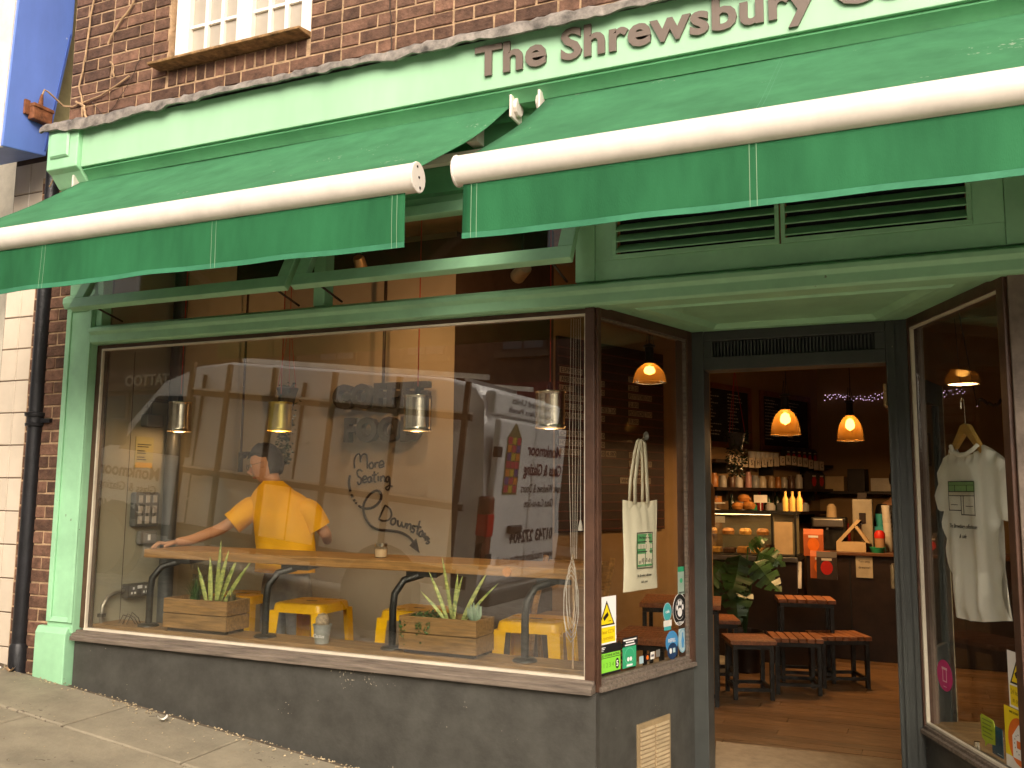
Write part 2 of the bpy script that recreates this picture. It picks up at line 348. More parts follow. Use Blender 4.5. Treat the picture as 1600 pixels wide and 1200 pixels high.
# upper wall
uw = MB().box(-4.79, -3.98, .007, .3, 3.70, 6.6).box(-2.94, 5, .007, .3, 3.70, 6.6).box(-3.98, -2.94, .007, .3, 3.70, 4.02).box(-3.98, -2.94, .007, .3, 5.5, 6.6).build('upper_wall', MORTAR, shop)
def brick_mesh(w, h, d, seed):
    rnd = random.Random(seed); b = MB(); q = .0035
    j = lambda: rnd.uniform(-.0022, .0022)
    f = [(q+j(), 0, q+j()), (w-q+j(), 0, q+j()), (w-q+j(), 0, h-q+j()), (q+j(), 0, h-q+j())]
    m_ = [(j(), .004, j()), (w+j(), .004, j()), (w+j(), .004, h+j()), (j(), .004, h+j())]
    k = [(x, d, z) for x, y, z in [(0, 0, 0), (w, 0, 0), (w, 0, h), (0, 0, h)]]
    b.add(f+m_+k, [(0, 1, 2, 3)]+[(i+4, (i+1) % 4+4, (i+1) % 4, i) for i in range(4)]+[(i+8, (i+1) % 4+8, (i+1) % 4+4, i+4) for i in range(4)])
    me = bpy.data.meshes.new('brick'); me.from_pydata([tuple(p) for p in b.v], [], b.f); me.update(); me.materials.append(BRICK); return me
BM = {}
def brick(x, y, z, w, h, parent, skip=None):
    key = (round(w, 3), round(h, 3), random.randrange(3))
    if key not in BM: BM[key] = brick_mesh(w, h, .04, random.random())
    o = place('brick', BM[key], None, parent); o.location = (x, y+rj(.0025), z)
def vis_top(x): return 4.92-.30*(x+4.9)
z = 3.772; course = 0; REST = []
while z < 5.9:
    if course == 0: pat = [(.1025,)]*1
    x = -4.785 - (0 if course % 2 else .0); k = 0
    while x < 4.8:
        w = .104 if course == 0 else (.217 if (k+course) % 2 else .104)
        if z < vis_top(x)+.1:
            x1 = x+w; inwin = z+.065 > 3.93
            segs = [(x, x1)]
            if inwin:
                if x < -3.98 < x1: segs = [(x, -3.985)]
                elif x < -2.94 < x1: segs = [(-2.935, x1)]
                elif x >= -3.98 and x1 <= -2.94: segs = []
            for a, c in segs:
                if c-a > .03: brick(a, 0, z, round(c-a, 3), .065, uw)
        elif z+.065 < 3.93 or x+w < -3.98 or x > -2.94: REST.append((x, z, w))
        x += w+.011; k += 1
    z += .0755; course += 1
b = MB()
for (x, z, w) in REST: b.box(x, x+w, rj(.002), .04, z, z+.065)
o = b.build('brickwork', BRICK, uw); o['kind'] = 'stuff'
x = -3.97
while x < -2.97:
    brick(x, 0.002, 3.925, .062, .093, uw); x += .0725
# brick pier beside the pilaster
bp = MB().box(-5.0, -4.64, .018, .25, .2, 3.5).build('brick_pier', MORTAR, shop)
z = .30; k = 0
while z < 3.42:
    for a, c in ([(-4.99, -4.885), (-4.874, -4.657)] if k % 2 else [(-4.99, -4.774), (-4.763, -4.657)]): brick(a, .012, z, round(c-a, 3), .065, bp)
    z += .0755; k += 1
# upper casement window
uwn = MB().box(-3.96, -3.86, .03, .10, 4.075, 5.45).box(-3.495, -3.385, .03, .10, 4.075, 5.45).box(-3.03, -2.96, .03, .10, 4.075, 5.45).box(-3.96, -2.96, .028, .102, 4.06, 4.10).build('upper_window', WHITEP, shop, bevel=.006)
for (a, c) in ((-3.86, -3.495), (-3.385, -3.03)):
    MB().box(a, c, .07, .075, 4.1, 5.45).build('pane', mat('grey beige window glass', (.42, .37, .30), .12, var=.12, scale=2, spec=.7), uwn)  # opaque pane in a mottled grey beige
    w = (c-a)/3
    for i in (1, 2): MB().box(a+w*i-.012, a+w*i+.012, .05, .085, 4.1, 5.45).build('glazing_bar', WHITEP, uwn)
    for zz in (4.30, 4.62, 4.94): MB().box(a, c, .054, .082, zz-.009, zz+.009).build('glazing_bar', WHITEP, uwn)
    MB().box(a+.006, c-.006, .038, .068, 4.1, 4.125).build('bottom_rail', mat('peeling rail paint', (.66, .55, .24), .6, var=.3, scale=25, bump=.3), uwn)
MB().prism([(-.10, 4.028), (-.10, 4.045), (.06, 4.072), (.10, 4.06), (.10, 4.028)], Fr((-4.04, 0, 0), (0, 1, 0)), 0, 1.10).build('window_sill', mat('mossy sill', (.27, .15, .06), .8, var=.4, scale=20, bump=.5), uwn, bevel=.004)
# fascia
PX = Fr((0, 0, 0), (0, 1, 0))                # profile frame: a = y, b = z, c along +x
fas = MB().prism([(-.17, 3.435), (-.17, 3.69), (.01, 3.69), (.01, 3.45), (-.05, 3.45), (-.06, 3.435)], PX, -4.444, 0.62).build('fascia', MINTF, shop, bevel=.004)
MB().prism([(-.168, 3.437), (-.168, 3.69), (.01, 3.69), (.01, 3.45), (-.05, 3.45), (-.06, 3.437)], PX, 0.624, 3.6).build('fascia', MINTF, shop, bevel=.004)
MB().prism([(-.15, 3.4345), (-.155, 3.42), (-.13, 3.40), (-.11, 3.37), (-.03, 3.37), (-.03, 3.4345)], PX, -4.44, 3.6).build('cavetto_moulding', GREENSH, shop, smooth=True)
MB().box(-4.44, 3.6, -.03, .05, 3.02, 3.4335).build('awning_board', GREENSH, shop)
# lead flashing with a ragged lip
b = MB(); N = 230; rn = random.Random(3); lip = 0; rings = []
for i in range(N+1):
    x = -4.745+i*(8.3/N); t = i/N
    lip = lip*.80+rn.uniform(-.0115, .0112)
    ex = .018 if -1.02 < x < -.35 else 0
    lo = 3.668-max(-.010, lip)-.012*(1 if (-4.75 < x < -3.75) else 0)-ex*.2+ (.008 if x < -4.6 else 0)
    yo = -.222-rn.uniform(0, .012)-.012*math.sin(i*.35)*.4; tz = rn.uniform(-.003, .003)
    rings.append([V((x, -.003, 3.775+tz)), V((x, -.09, 3.752+tz+rn.uniform(-.003, .003))), V((x, yo+.02, 3.722+rn.uniform(-.006, .006)+ex*.5)), V((x, yo, 3.702+rn.uniform(-.006, .006))), V((x, yo-.002, lo)), V((x, yo+.013, lo-.001)), V((x, yo+.02, 3.695)), V((x, -.003, 3.74))])
b.loft(rings).build('lead_flashing', LEAD, shop, smooth=60)
# raised sign lettering, one piece per letter
me = text_data('The Shrewsbury Coffeehouse', .2045, .007, .0062, 'LEFT', 1.035)
bmx = bmesh.new(); bmx.from_mesh(me); bmesh.ops.remove_doubles(bmx, verts=bmx.verts, dist=1e-6); bmx.verts.ensure_lookup_table(); seen = set(); glyphs = []
for v0 in bmx.verts:
    if v0.index in seen: continue
    st = [v0]; comp = []; seen.add(v0.index)
    while st:
        q = st.pop(); comp.append(q)
        for e in q.link_edges:
            w = e.other_vert(q)
            if w.index not in seen: seen.add(w.index); st.append(w)
    glyphs.append(comp)
x0 = min(v.co.x for v in bmx.verts); nb = [0]
for comp in glyphs:
    idx = {v.index: i for i, v in enumerate(comp)}; fs = {f for v in comp for f in v.link_faces}
    b = MB(); b.add([(-1.828+(v.co.x-x0)*1.10, -.178-v.co.z, 3.507+v.co.y*1.0) for v in comp], [tuple(idx[v.index] for v in f.verts) for f in fs])
    b.build('letter', LETTER, shop)
bmx.free()
# console bracket over the pilaster
con = MB().prism([(-.20, 3.435), (-.20, 3.70), (.02, 3.70), (.02, 3.33), (-.10, 3.345), (-.165, 3.415)], PX, -4.70, -4.446).build('console', MINT, shop, bevel=.006)
MB().add([(-4.665, -.205, 3.50), (-4.51, -.205, 3.50), (-4.51, -.205, 3.655), (-4.665, -.205, 3.655), (-4.655, -.216, 3.512), (-4.52, -.216, 3.512), (-4.52, -.216, 3.645), (-4.655, -.216, 3.645)], [(4, 5, 6, 7), (0, 1, 5, 4), (1, 2, 6, 5), (2, 3, 7, 6), (3, 0, 4, 7), (3, 2, 1, 0)]).build('raised_panel', MINT, con)
MB().box(-4.69, -4.456, -.09, .02, 3.05, 3.336).build('console_block', MINT, shop, bevel=.005)
# pilaster
pil = MB().box(-4.665, -4.457, .0, .10, .70, 3.06).box(-4.665, -4.628, -.012, .0, .76, 2.60).box(-4.487, -4.457, -.012, .0, .76, 2.60).box(-4.665, -4.457, -.0122, .0, 2.60, 2.64).build('pilaster', MINT, shop, bevel=.004)
MB().prism([(-.02, 2.62), (-.035, 2.65), (-.035, 2.68), (-.012, 2.70), (.02, 2.70), (.02, 2.62)], PX, -4.68, -4.442).build('capital_moulding', MINT, pil)
MB().prism([(-.03, .18), (-.03, .70), (-.014, .735), (.06, .735), (.06, .18)], PX, -4.725, -4.478).build('plinth', MINT, pil, bevel=.006)
MB().prism([(-.014, .765), (-.004, .79), (.01, .79), (.01, .765)], PX, -4.628, -4.487).build('panel_moulding', MINT, pil)
# transom rail (ledge) over the window and the lobby
MB().prism([(.055, 2.392), (.004, 2.392), (-.012, 2.402), (-.012, 2.445), (-.030, 2.462), (-.030, 2.484), (.03, 2.508), (.12, 2.508), (.12, 2.392)], PX, -4.456, 2.6).build('transom_rail', MINT, shop, bevel=.003)
MB().box(-4.456, -4.41, .02, .09, 2.508, 3.02).build('transom_jamb', MINT, shop, bevel=.003)
MB().box(-2.862, -2.79, .012, .09, 2.508, 3.02).build('transom_mullion', MINT, shop, bevel=.003)
MB().box(-1.385, -1.29, .008, .09, 2.508, 3.02).build('transom_jamb', MINT, shop, bevel=.003)
MB().box(-4.41, -1.385, .02, .09, 2.97, 3.02).build('transom_head', MINT, shop)
MB().box(.375, .455, .008, .09, 2.508, 3.02).build('transom_jamb', MINT, shop, bevel=.003)
MB().box(.455, 2.6, .02, .09, 2.97, 3.02).build('transom_head', MINT, shop)
# top-hung fanlight sashes, propped open
def sash(x0, x1):
    ang = R(27); fr = Fr((0, .0, 2.965), (1, 0, 0), (0, math.sin(ang), math.cos(ang))); h = .455; t = .072
    f = MB().fbox(fr, x0, x1, -h, -h+t, -.02, .02).fbox(fr, x0, x1, -t, 0, -.02, .02).fbox(fr, x0, x0+t, -h+t, -t, -.02, .02).fbox(fr, x1-t, x1, -h+t, -t, -.02, .02).build('fanlight_sash', MINT, shop, bevel=.004)
    MB().fbox(fr, x0+t, x1-t, -h+t, -t, -.003, .003).build('pane', GLASST, f)
    for xs in (x0+.12, x1-.12): MB().tube([fr(xs, -h+.04, -.02), (xs, .06, 2.53)], .006).build('stay', DARKCABLE, f)
sash(-4.40, -2.868); sash(-2.832, -1.325); sash(.46, 2.3)
# louvred vent over the door
lv = MB().box(-1.289, .374, .012, .05, 2.508, 2.60).box(-1.289, -1.205, .012, .05, 2.60, 3.02).box(.262, .374, .012, .05, 2.60, 3.02).box(-1.205, .262, .016, .05, 2.975, 3.02).build('louvre_vent', MINT, shop, bevel=.003)
for a, c in ((-1.205, -.468), (-.461, .262)):
    MB().box(a, c, .004, .03, 2.60, 2.622).box(a, a+.018, .004, .03, 2.622, 2.975).box(c-.018, c, .004, .03, 2.622, 2.975).build('louvre_frame', MINT, lv, bevel=.002)
    MB().box(a+.018, c-.018, .075, .08, 2.60, 3.0).build('louvre_backing', BLACK, lv)
    for i in range(7):
        z = 2.628+i*.049; MB().prism([(-.002, z), (-.002, z+.006), (.050, z+.048), (.058, z+.046)], PX, a+.018, c-.018).build('slat', MINT, lv)
# window frame in brown with a pale glazing bead
wf = MB().box(-4.456, -4.412, .045, .10, .73, 2.392).box(-4.412, -1.345, .045, .10, 2.368, 2.392).box(-1.345, -1.300, .03, .10, .70, 2.40).build('window_frame', FRAMEB, shop, bevel=.003)
MB().box(-4.412, -1.345, .040, .058, 2.357, 2.368).box(-4.412, -1.345, .036, .058, .722, .734).box(-4.412, -4.403, .040, .058, .734, 2.357).box(-1.352, -1.345, .040, .058, .734, 2.357).build('glazing_bead', BEAD, wf)
MB().box(-4.412, -1.345, GY-.003, GY+.003, .72, 2.368).build('window_pane', GLASSW, wf)
MB().prism([(-.018, .668), (-.018, .690), (-.006, .694), (-.006, .706), (.022, .712), (.022, .722), (.12, .722), (.12, .668)], PX, -4.456, -1.300).build('window_sill', SILLB, shop, bevel=.002)
MB().prism([(.02, -.6), (.02, .668), (.14, .668), (.14, -.6)], PX, -4.456, -1.290).build('stallriser', CHAR, shop)
# splayed lobby sides
def lobby(p0, p1, zs, zb, left):
    fr = Fr((p0[0], p0[1], 0), (p1[0]-p0[0], p1[1]-p0[1], 0)); L = math.hypot(p1[0]-p0[0], p1[1]-p0[1])
    MB().fbox(fr, 0, L, -.6, zs, -.10, .0).build('stallriser', CHAR, shop)
    f = MB().fbox(fr, 0.0, .028, zs, 2.40, -.06, .012).fbox(fr, L-.05, L, zs, 2.40, -.06, .012).fbox(fr, .028, L-.05, 2.352, 2.40, -.06, .012).build('lobby_window_frame', FRAMEB, shop, bevel=.003)
    MB().prism([(0.024, zs), (0.024, zs+.016), (.012, zs+.02), (.012, zs+.034), (-.005, zs+.042), (-.06, zs+.042), (-.06, zs)], Fr(fr.o, fr.n, (0, 0, 1)), -0.01, -L+.01).build('lobby_sill', SILLB, f)
    MB().fbox(fr, .028, .038, zs+.042, 2.352, -.012, .004).fbox(fr, L-.062, L-.05, zs+.042, 2.352, -.012, .004).fbox(fr, .038, L-.062, 2.342, 2.352, -.012, .004).fbox(fr, .038, L-.062, zs+.042, zs+.052, -.012, .004).build('glazing_bead', SILLB if left else BEAD, f)
    MB().fbox(fr, .03, L-.052, zs+.03, 2.352, -.028, -.022).build('lobby_pane', GLASST, f)
    return fr, L
LF, LL = lobby((-1.298, .045), (-1.048, .875), .672, 0, True)      # left side, seen from the street
RF, RL = lobby((.018, .885), (.365, .045), .46, 0, False)          # right side
# second front window right of the lobby
wf2 = MB().box(.372, .43, .03, .10, .42, 2.40).box(.43, 2.6, .045, .10, 2.368, 2.392).build('window_frame', mat('bare timber post', (.16, .12, .09), .6, var=.25, scale=10, bump=.2), shop, bevel=.003)
MB().box(.43, .438, .040, .058, .5, 2.357).build('glazing_bead', BEAD, wf2)
MB().box(.43, 2.6, GY-.003, GY+.003, .45, 2.368).build('window_pane', GLASSW, wf2)
MB().prism([(-.018, .40), (-.018, .43), (.022, .45), (.12, .45), (.12, .40)], PX, .37, 2.6).build('window_sill', SILLB, shop)
MB().prism([(.02, -.9), (.02, .40), (.14, .40), (.14, -.9)], PX, .37, 2.6).build('stallriser', CHAR, shop)
# lobby soffit: board, moulded steps, inner panel
def quadp(k, z):                              # trapezium shrunk by k towards its centre
    P = [(-1.31, .05), (.38, .05), (.03, .90), (-1.06, .90)]; cx, cy = -.49, .43
    return [V((cx+(x-cx)*k, cy+(y-cy)*k, z)) for x, y in P]
b = MB()
rg = [quadp(1, 2.398), quadp(.80, 2.398), quadp(.77, 2.384), quadp(.72, 2.388), quadp(.68, 2.412)]
for i in range(len(rg)-1): b.add(rg[i]+rg[i+1], [(j, (j+1) % 4, (j+1) % 4+4, j+4) for j in range(4)])
b.add(rg[-1], [(0, 1, 2, 3)]); b.build('lobby_soffit', MINT, shop)
# door frame, header grille, hinges and the door leaf folded back inside
df = MB().box(-1.052, -.976, .872, 1.02, -.2, 2.398).box(-.085, .022, .878, 1.02, -.2, 2.398).box(-.976, -.085, .876, 1.02, 2.19, 2.26).box(-.976, -.085, .88, 1.02, 2.345, 2.398).box(-.976, -.93, .8805, 1.0, 2.26, 2.345).box(-.135, -.085, .8805, 1.0, 2.26, 2.345).build('door_frame', DOORP, shop, bevel=.004)
MB().box(-.06, -.045, .862, .878, -.2, 2.395).box(-.01, .012, .866, .878, -.2, 2.395).build('jamb_moulding', DOORP, df)
MB().box(-.93, -.135, .93, .94, 2.26, 2.345).build('grille_backing', BLACK, df)
for i in range(46): MB().box(-.93+i*.0173+.003, -.93+i*.0173+.0118, .905, .93, 2.262, 2.343).build('grille_bar', DOORP, df)
for z in (2.03, 1.16): 
    h = MB().box(-.098, -.0855, .885, .99, z-.055, z+.055).tube([(-.095, .88, z-.055), (-.095, .88, z+.055)], .008).build('hinge', mat('worn brass', (.34, .22, .10), .45, metal=.7, var=.3), df)
    for k in (-.035, 0, .035): MB().box(-.1005, -.098, .93+rj(.02), .945+rj(.004), z+k-.006, z+k+.006).build('screw', DECK, h)
MB().box(-.976, -.085, .86, 1.04, -.1, .03).build('door_sill', MATM, shop)
dfr = Fr((-.035, 1.035, 0), (.20, .80, 0)); 
dl = MB().fbox(dfr, 0, .10, .06, 2.17, -.02, .02).fbox(dfr, .74, .84, .06, 2.17, -.02, .02).fbox(dfr, .10, .74, .06, .75, -.012, .012).fbox(dfr, .10, .74, 2.05, 2.17, -.02, .02).build('door_leaf', DOORP, shop, bevel=.003)
MB().fbox(dfr, .8405, .852, .06, 2.17, -.021, .021).build('door_edge', mat('peeling cream edge', (.5, .43, .28), .7, var=.4, scale=20, speck=(.05, .03, .02), speck_amt=.05, speck_scale=30), dl)
MB().fbox(dfr, .10, .74, .75, 2.05, -.003, .003).build('pane', GLASST, dl)
# air vent low in the lobby side
vf = MB().fbox(LF, .325, .615, .17, .475, .0, .008).build('air_vent', mat('beige vent plastic', (.30, .215, .115), .6, var=.15, scale=10), shop)
b = MB()
for col_ in ((.345, .462), (.478, .595)):
    for i in range(14):
        z = .185+i*.0195; MB().fbox(LF, col_[0], col_[1], z, z+.012, .008, .014).build('slat', mat('beige vent fins', (.47, .36, .215), .6, var=.15), vf)
struct(MB().prism([(-1.29, .1), (.36, .1), (.02, .9), (-1.05, .9)], Fr((0, 0, 0), (1, 0, 0), (0, 1, 0)), -.25, .012).build('lobby_floor', mat('pale bounce stone', (.42, .37, .29), .8, var=.1, scale=8)))  # unseen floor added, kept pale to bounce light onto the soffit
# building mass behind
MB().box(-4.66, -4.457, .10, .35, .3, 3.5).build('return_wall', MORTAR, shop)

# ------------------------------------------------------------------ awnings
def awning(x0, x1, label, seams, vs):
    t = thing('awning', label, 'awning', (x0, -.1, 3.38), group='awnings over the shopfront')
    T, Bm = V((0, -.085, 3.385)), V((0, -.985, 2.755)); ph = x0*3
    def can(u, v):
        p = T.lerp(Bm, v); x = x0+(x1-x0)*u; sag = -.022*math.sin(math.pi*v)-.006*math.sin(math.pi*v)*math.sin(9*u+ph)+.004*math.sin(2.3*x+7*v)
        return (x, p.y, p.z+sag)
    MB().sheet(can, 60, 14).build('canopy', FABRIC, t, smooth=True, solid=.003)
    b = MB()
    for sx in seams:
        for d in (-.008, .008):
            b = MB(); b.sheet(lambda u, v: V(can((sx+d-x0)/(x1-x0)+u*.0012/(x1-x0), v))+V((0, -.002, .0032)), 1, 14); b.build('seam_thread', mat('seam thread', (.10, .33, .19), .8), t)
    prof = []
    for k in range(20):
        a = 2*math.pi*k/20; prof.append((-1.0+.05*math.cos(a), 2.715+.057*math.sin(a)))
    bar = MB().prism(prof, PX, x0+.012, x1+.012).build('front_bar', WHITEM, t, smooth=True)
    for xe, s in ((x0+.012, -1), (x1+.012, 1)):
        q = [(-1.0+.053*math.cos(2*math.pi*k/20), 2.715+.06*math.sin(2*math.pi*k/20)) for k in range(20)]
        cap = MB().prism(q, PX, xe, xe+s*.010).build('end_cap', WHITEM, bar, bevel=.003)
        b = MB()
        for dy, dz in ((-.012, .038), (.002, .0), (.01, -.038)): b.box(min(xe+s*.010, xe+s*.0125), max(xe+s*.010, xe+s*.0125), -1.0+dy-.004, -1.0+dy+.004, 2.715+dz-.004, 2.715+dz+.004)
        b.build('cap_screws', STEELD, bar)
    # drip marks under the bar
    v0, v1 = vs
    def val(u, v):
        x = v0+(v1-v0)*u; w = v*v
        y = -1.005-.007*w*math.sin(x*3.1+ph)-.004*w*math.sin(x*8.3+1)-.003*w*math.sin(x*17+v*2)
        return (x, y, 2.664-.212*v-.003*math.sin(x*2.7+ph)*v-.0015*math.sin(x*9)*v)
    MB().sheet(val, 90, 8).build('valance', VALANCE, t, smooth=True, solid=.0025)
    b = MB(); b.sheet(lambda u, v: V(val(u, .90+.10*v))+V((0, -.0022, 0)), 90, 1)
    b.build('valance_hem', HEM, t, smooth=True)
    b = MB()
    for sx in list(seams)+[v0+.045, v1-.045]:
        for d in (-.011, .011):
            b = MB(); b.sheet(lambda u, v: V(val(min(1, max(0, (sx+d+u*.0022-v0)/(v1-v0))), v))+V((0, -.0034, 0)), 1, 8); b.build('stitch_line', STITCH, t)
    MB().tube([(x0, -.075, 3.335), (x1, -.075, 3.335)], .03, 12).build('roller', FABRIC, t, smooth=True)
    for xe, s in ((x0-.012, 1), (x1+.012, -1)):
        MB().box(min(xe, xe-s*.012), max(xe, xe-s*.012), -.16, -.03, 3.29, 3.40).tube([(xe-s*.03, -.10, 3.355), (xe-s*.012, -.10, 3.355)], .045, 14).build('wall_bracket', WHITEM, t, bevel=.004)
        xa = xe+s*.22; el = V((xe+s*.95, -.52, 3.00)); sh = V((xa, -.07, 3.27)); en = V((xa+s*.05, -.95, 2.72))
        MB().tube([sh, el], .024, 8).tube([el-V((0, 0, .03)), el+V((0, 0, .03))], .035, 10).build('folding_arm', WHITEM, t)
        MB().tube([el+V((0, 0, -.03)), en+V((0, 0, -.01))], .020, 8).build('folding_arm', WHITEM, t)
        MB().box(xa-.03, xa+.03, -.11, -.028, 3.22, 3.31).build('arm_bracket', WHITEM, t, bevel=.004)
    b = MB().tube([(x0+.1, -.06, 3.17), (x1-.1, -.06, 3.17)], .03, 4).build('torsion_bar', WHITEM, t)
    return t
awning(-4.50, -1.668, 'green canvas awning over the big window, ending left of the sign lettering', [-3.63, -2.62], (-4.50, -1.70))
awning(-1.488, 2.9, 'green canvas awning over the doorway, running out past the sign lettering', [-.42, .78], (-1.455, 2.9))

# ------------------------------------------------------------------ the tiled shop next door
nb_ = thing('tiled_shop', 'neighbouring shop front clad in cream glazed tiles', 'building', (-5.3, .05, zg(-5.3)))
pier = MB().box(-5.318, -4.925, .06, .5, .2, 3.76).build('tiled_pier', GROUT, nb_)
rt = Fr((-5.318, .06, 0), (.35, -.94, 0)); rt = Fr(rt.o-rt.u*.9, rt.u)
MB().fbox(rt, 0, .9, .2, 3.72, -.05, -.006).build('tiled_return', GROUT, nb_)
tm = {}
def tile(fr, a, z, w, parent, lo):
    key = round(w, 3)
    h = .199
    b = MB(); e = .004
    b.add([fr(a, z), fr(a+w, z), fr(a+w, z+h), fr(a, z+h), fr(a+e, z+e, .006), fr(a+w-e, z+e, .006), fr(a+w-e, z+h-e, .006), fr(a+e, z+h-e, .006)], [(4, 5, 6, 7), (0, 1, 5, 4), (1, 2, 6, 5), (2, 3, 7, 6), (3, 0, 4, 7)])
    b.build('tile', TILE, parent)
TF = Fr((-5.315, .06, 0), (1, 0, 0)); z = .37
ROWS = []
while z < 3.55: ROWS.append(z); z += .2045
for z in ROWS:
    tile(TF, .004, z, .142, pier, 0); tile(TF, .151, z, .142, pier, 0); tile(TF, .298, z, .09, pier, 0)
    for k in range(4): tile(rt, .9-.147*(k+1)+.002, z, .142, pier, 0)
MB().box(-9.5, -5.6, .9, 1.2, .2, 6.5).build('shop_wall', mat('pale render', (.55, .5, .4), .8), nb_)
MB().box(-5.42, -5.01, .05, .6, 3.77, 6.5).build('upper_pier', mat('yellowed render', (.60, .52, .26), .8, var=.15), nb_)
# projecting blue sign box
sg = thing('sign_box', 'scuffed blue enamel side of a projecting sign box on the neighbouring shop', 'sign', (-5.3, -.2, 3.6))
XF = Fr((-4.86, 0, 0), (0, 1, 0))
poly = [(-.378, 3.552), (-.082, 3.592), (.045, 4.45), (.05, 5.0), (-.33, 5.0)]
MB().prism(poly, XF, -1.3, 0).build('box_body', BLUE, sg, bevel=.006)
MB().prism([(-.386, 3.548), (-.36, 3.552), (-.315, 5.0), (-.342, 5.0)], XF, -1.29, -.012).build('white_face', mat('sign acrylic', (.72, .68, .62), .3), sg)
MB().prism([(-.10, 3.62), (-.095, 3.62), (.03, 4.45), (.025, 4.45)], XF, .0, .004).build('panel_seam', mat('seam blue', (.05, .10, .36), .5), sg)
fl = thing('floodlight', 'small rusty junction box with a cable stuck on the blue sign', 'junction box', (-4.83, -.16, 3.8))
MB().fbox(XF, -.232, -.095, 3.775, 3.865, .002, .055).build('box_body', RUST, fl, bevel=.008)
MB().fbox(XF, -.235, -.092, 3.852, 3.875, .002, .062).build('lid', RUST, fl, bevel=.004)
MB().fbox(XF, -.262, -.23, 3.80, 3.89, .002, .02).build('mounting_plate', RUST, fl)
MB().tube([XF(-.17, 3.87, .03), XF(-.168, 3.93, .032), XF(-.165, 3.955, .032)], [.016, .011, .007]).build('cable_gland', RUST, fl)
MB().tube([XF(-.165, 3.95, .032), XF(-.155, 3.99, .036), XF(-.13, 3.985, .04), (-4.80, -.03, 3.93), (-4.74, -.012, 3.925), (-4.66, -.012, 3.935), (-4.50, -.014, 3.955), (-4.36, -.016, 4.0), (-4.27, -.014, 4.04)], .0055).build('cable', CABLE, fl, smooth=True)
# drainpipe
dp = thing('drainpipe', 'black cast iron drainpipe between cream tiles and brick pier', 'drainpipe', (-4.885, .0, zg(-4.885)))
PXx, PYy = -4.885, .0
MB().tube([(PXx, PYy, .40), (PXx, PYy, 3.6)], .044, 16).build('pipe', PIPE, dp, smooth=True)
MB().lathe([(.044, 1.905), (.058, 1.91), (.06, 1.925), (.052, 1.93), (.052, 1.965), (.063, 1.97), (.065, 1.99), (.045, 1.995)], 18, (PXx, PYy, 0)).build('collar', PIPE, dp, smooth=True)
MB().box(PXx+.02, PXx+.13, PYy-.01, PYy+.012, 1.93, 1.955).build('bracket', PIPE, dp)
MB().lathe([(.044, .62), (.055, .60), (.055, .42), (.044, .41)], 18, (PXx, PYy, 0)).build('shoe', PIPE, dp, smooth=True)
# old stems and wires on the brickwork
def stem(name, label, cat, pts, r, m):
    P = []
    for i in range(len(pts)-1):
        for k in range(4):
            a, c = V(pts[i]), V(pts[i+1]); P.append(a.lerp(c, k/4)+V((rj(.006), -abs(rj(.006)), rj(.006))))
    P.append(V(pts[-1])); tag(MB().tube(P, r, 6).build(name, m, smooth=True), label, cat, 'dead creeper stems and wires on the brick wall')
stem('creeper_stem', 'pale dead creeper stem slanting up the brickwork towards the casement', 'creeper stem', [(-4.47, -.012, 4.28), (-4.40, -.014, 4.38), (-4.30, -.012, 4.48), (-4.22, -.01, 4.60), (-4.15, -.008, 4.80)], .0065, CABLE)
stem('creeper_stem', 'forked dead twig on the bricks below the slanting stem', 'creeper stem', [(-4.44, -.01, 4.17), (-4.41, -.014, 4.13), (-4.40, -.012, 4.06)], .006, CABLE)
stem('creeper_stem', 'dead stem rising beside the blue sign edge', 'creeper stem', [(-4.66, -.012, 3.79), (-4.64, -.016, 3.90), (-4.69, -.014, 4.05), (-4.66, -.012, 4.25), (-4.62, -.012, 4.6), (-4.55, -.01, 4.75)], .006, CABLE)
stem('creeper_stem', 'short kinked stem on top of the lead flashing by the console', 'creeper stem', [(-4.62, -.02, 3.77), (-4.60, -.02, 3.83), (-4.63, -.02, 3.90), (-4.71, -.018, 3.95)], .008, CABLE)
stem('hanging_wire', 'thin dark wire crossing the bricks left of the casement', 'wire', [(-4.60, -.01, 3.95), (-4.45, -.01, 3.80), (-4.30, -.01, 3.95), (-4.18, -.01, 4.15)], .0022, DARKCABLE)
stem('hanging_wire', 'dark wire dropping down the bricks to the right of the casement', 'wire', [(-2.42, -.01, 4.15), (-2.41, -.012, 3.98), (-2.405, -.012, 3.77)], .003, DARKCABLE)
stem('creeper_stem', 'loose end of stem poking out below the blue sign', 'creeper stem', [(-4.72, -.05, 3.56), (-4.79, -.06, 3.46), (-4.84, -.06, 3.40)], .004, CABLE)

# ------------------------------------------------------------------ interior shell
FZ = .03
fl_ = struct(MB().box(-5, 3.2, .15, 8.2, FZ-.2, FZ-.012).build('floor', DARKW))
y = .95; PM = {}
while y < 6.9:
    x = -2.9+rj(.5)
    while x < 2.6:
        L = random.choice((1.3, 1.7, 2.1)); x1 = min(x+L, 2.6)
        b = MB(); e = .0018; b.box(x+e, x1-e, y+e, y+.118-e, FZ-.015, FZ+rj(.001)); b.build('plank', FLOORM, fl_); x = x1
    y += .118
tag(MB().prism([(-1.0, .92), (.55, .92), (.62, 1.98), (-1.14, 1.86), (-1.04, 1.3)], Fr((0, 0, FZ), (1, 0, 0), (0, 1, 0)), .003, .02).build('entrance_mat', MATM, bevel=.004), 'worn tan stone mat just inside the open doorway', 'mat')
WALLS = {}
def wall(name, p0, p1, z0, z1, m, t=.1):
    fr = Fr((p0[0], p0[1], 0), (p1[0]-p0[0], p1[1]-p0[1], 0)); L = math.hypot(p1[0]-p0[0], p1[1]-p0[1])
    struct(MB().fbox(fr, 0, L, z0, z1, -t, 0).build(name, m)); return fr, L
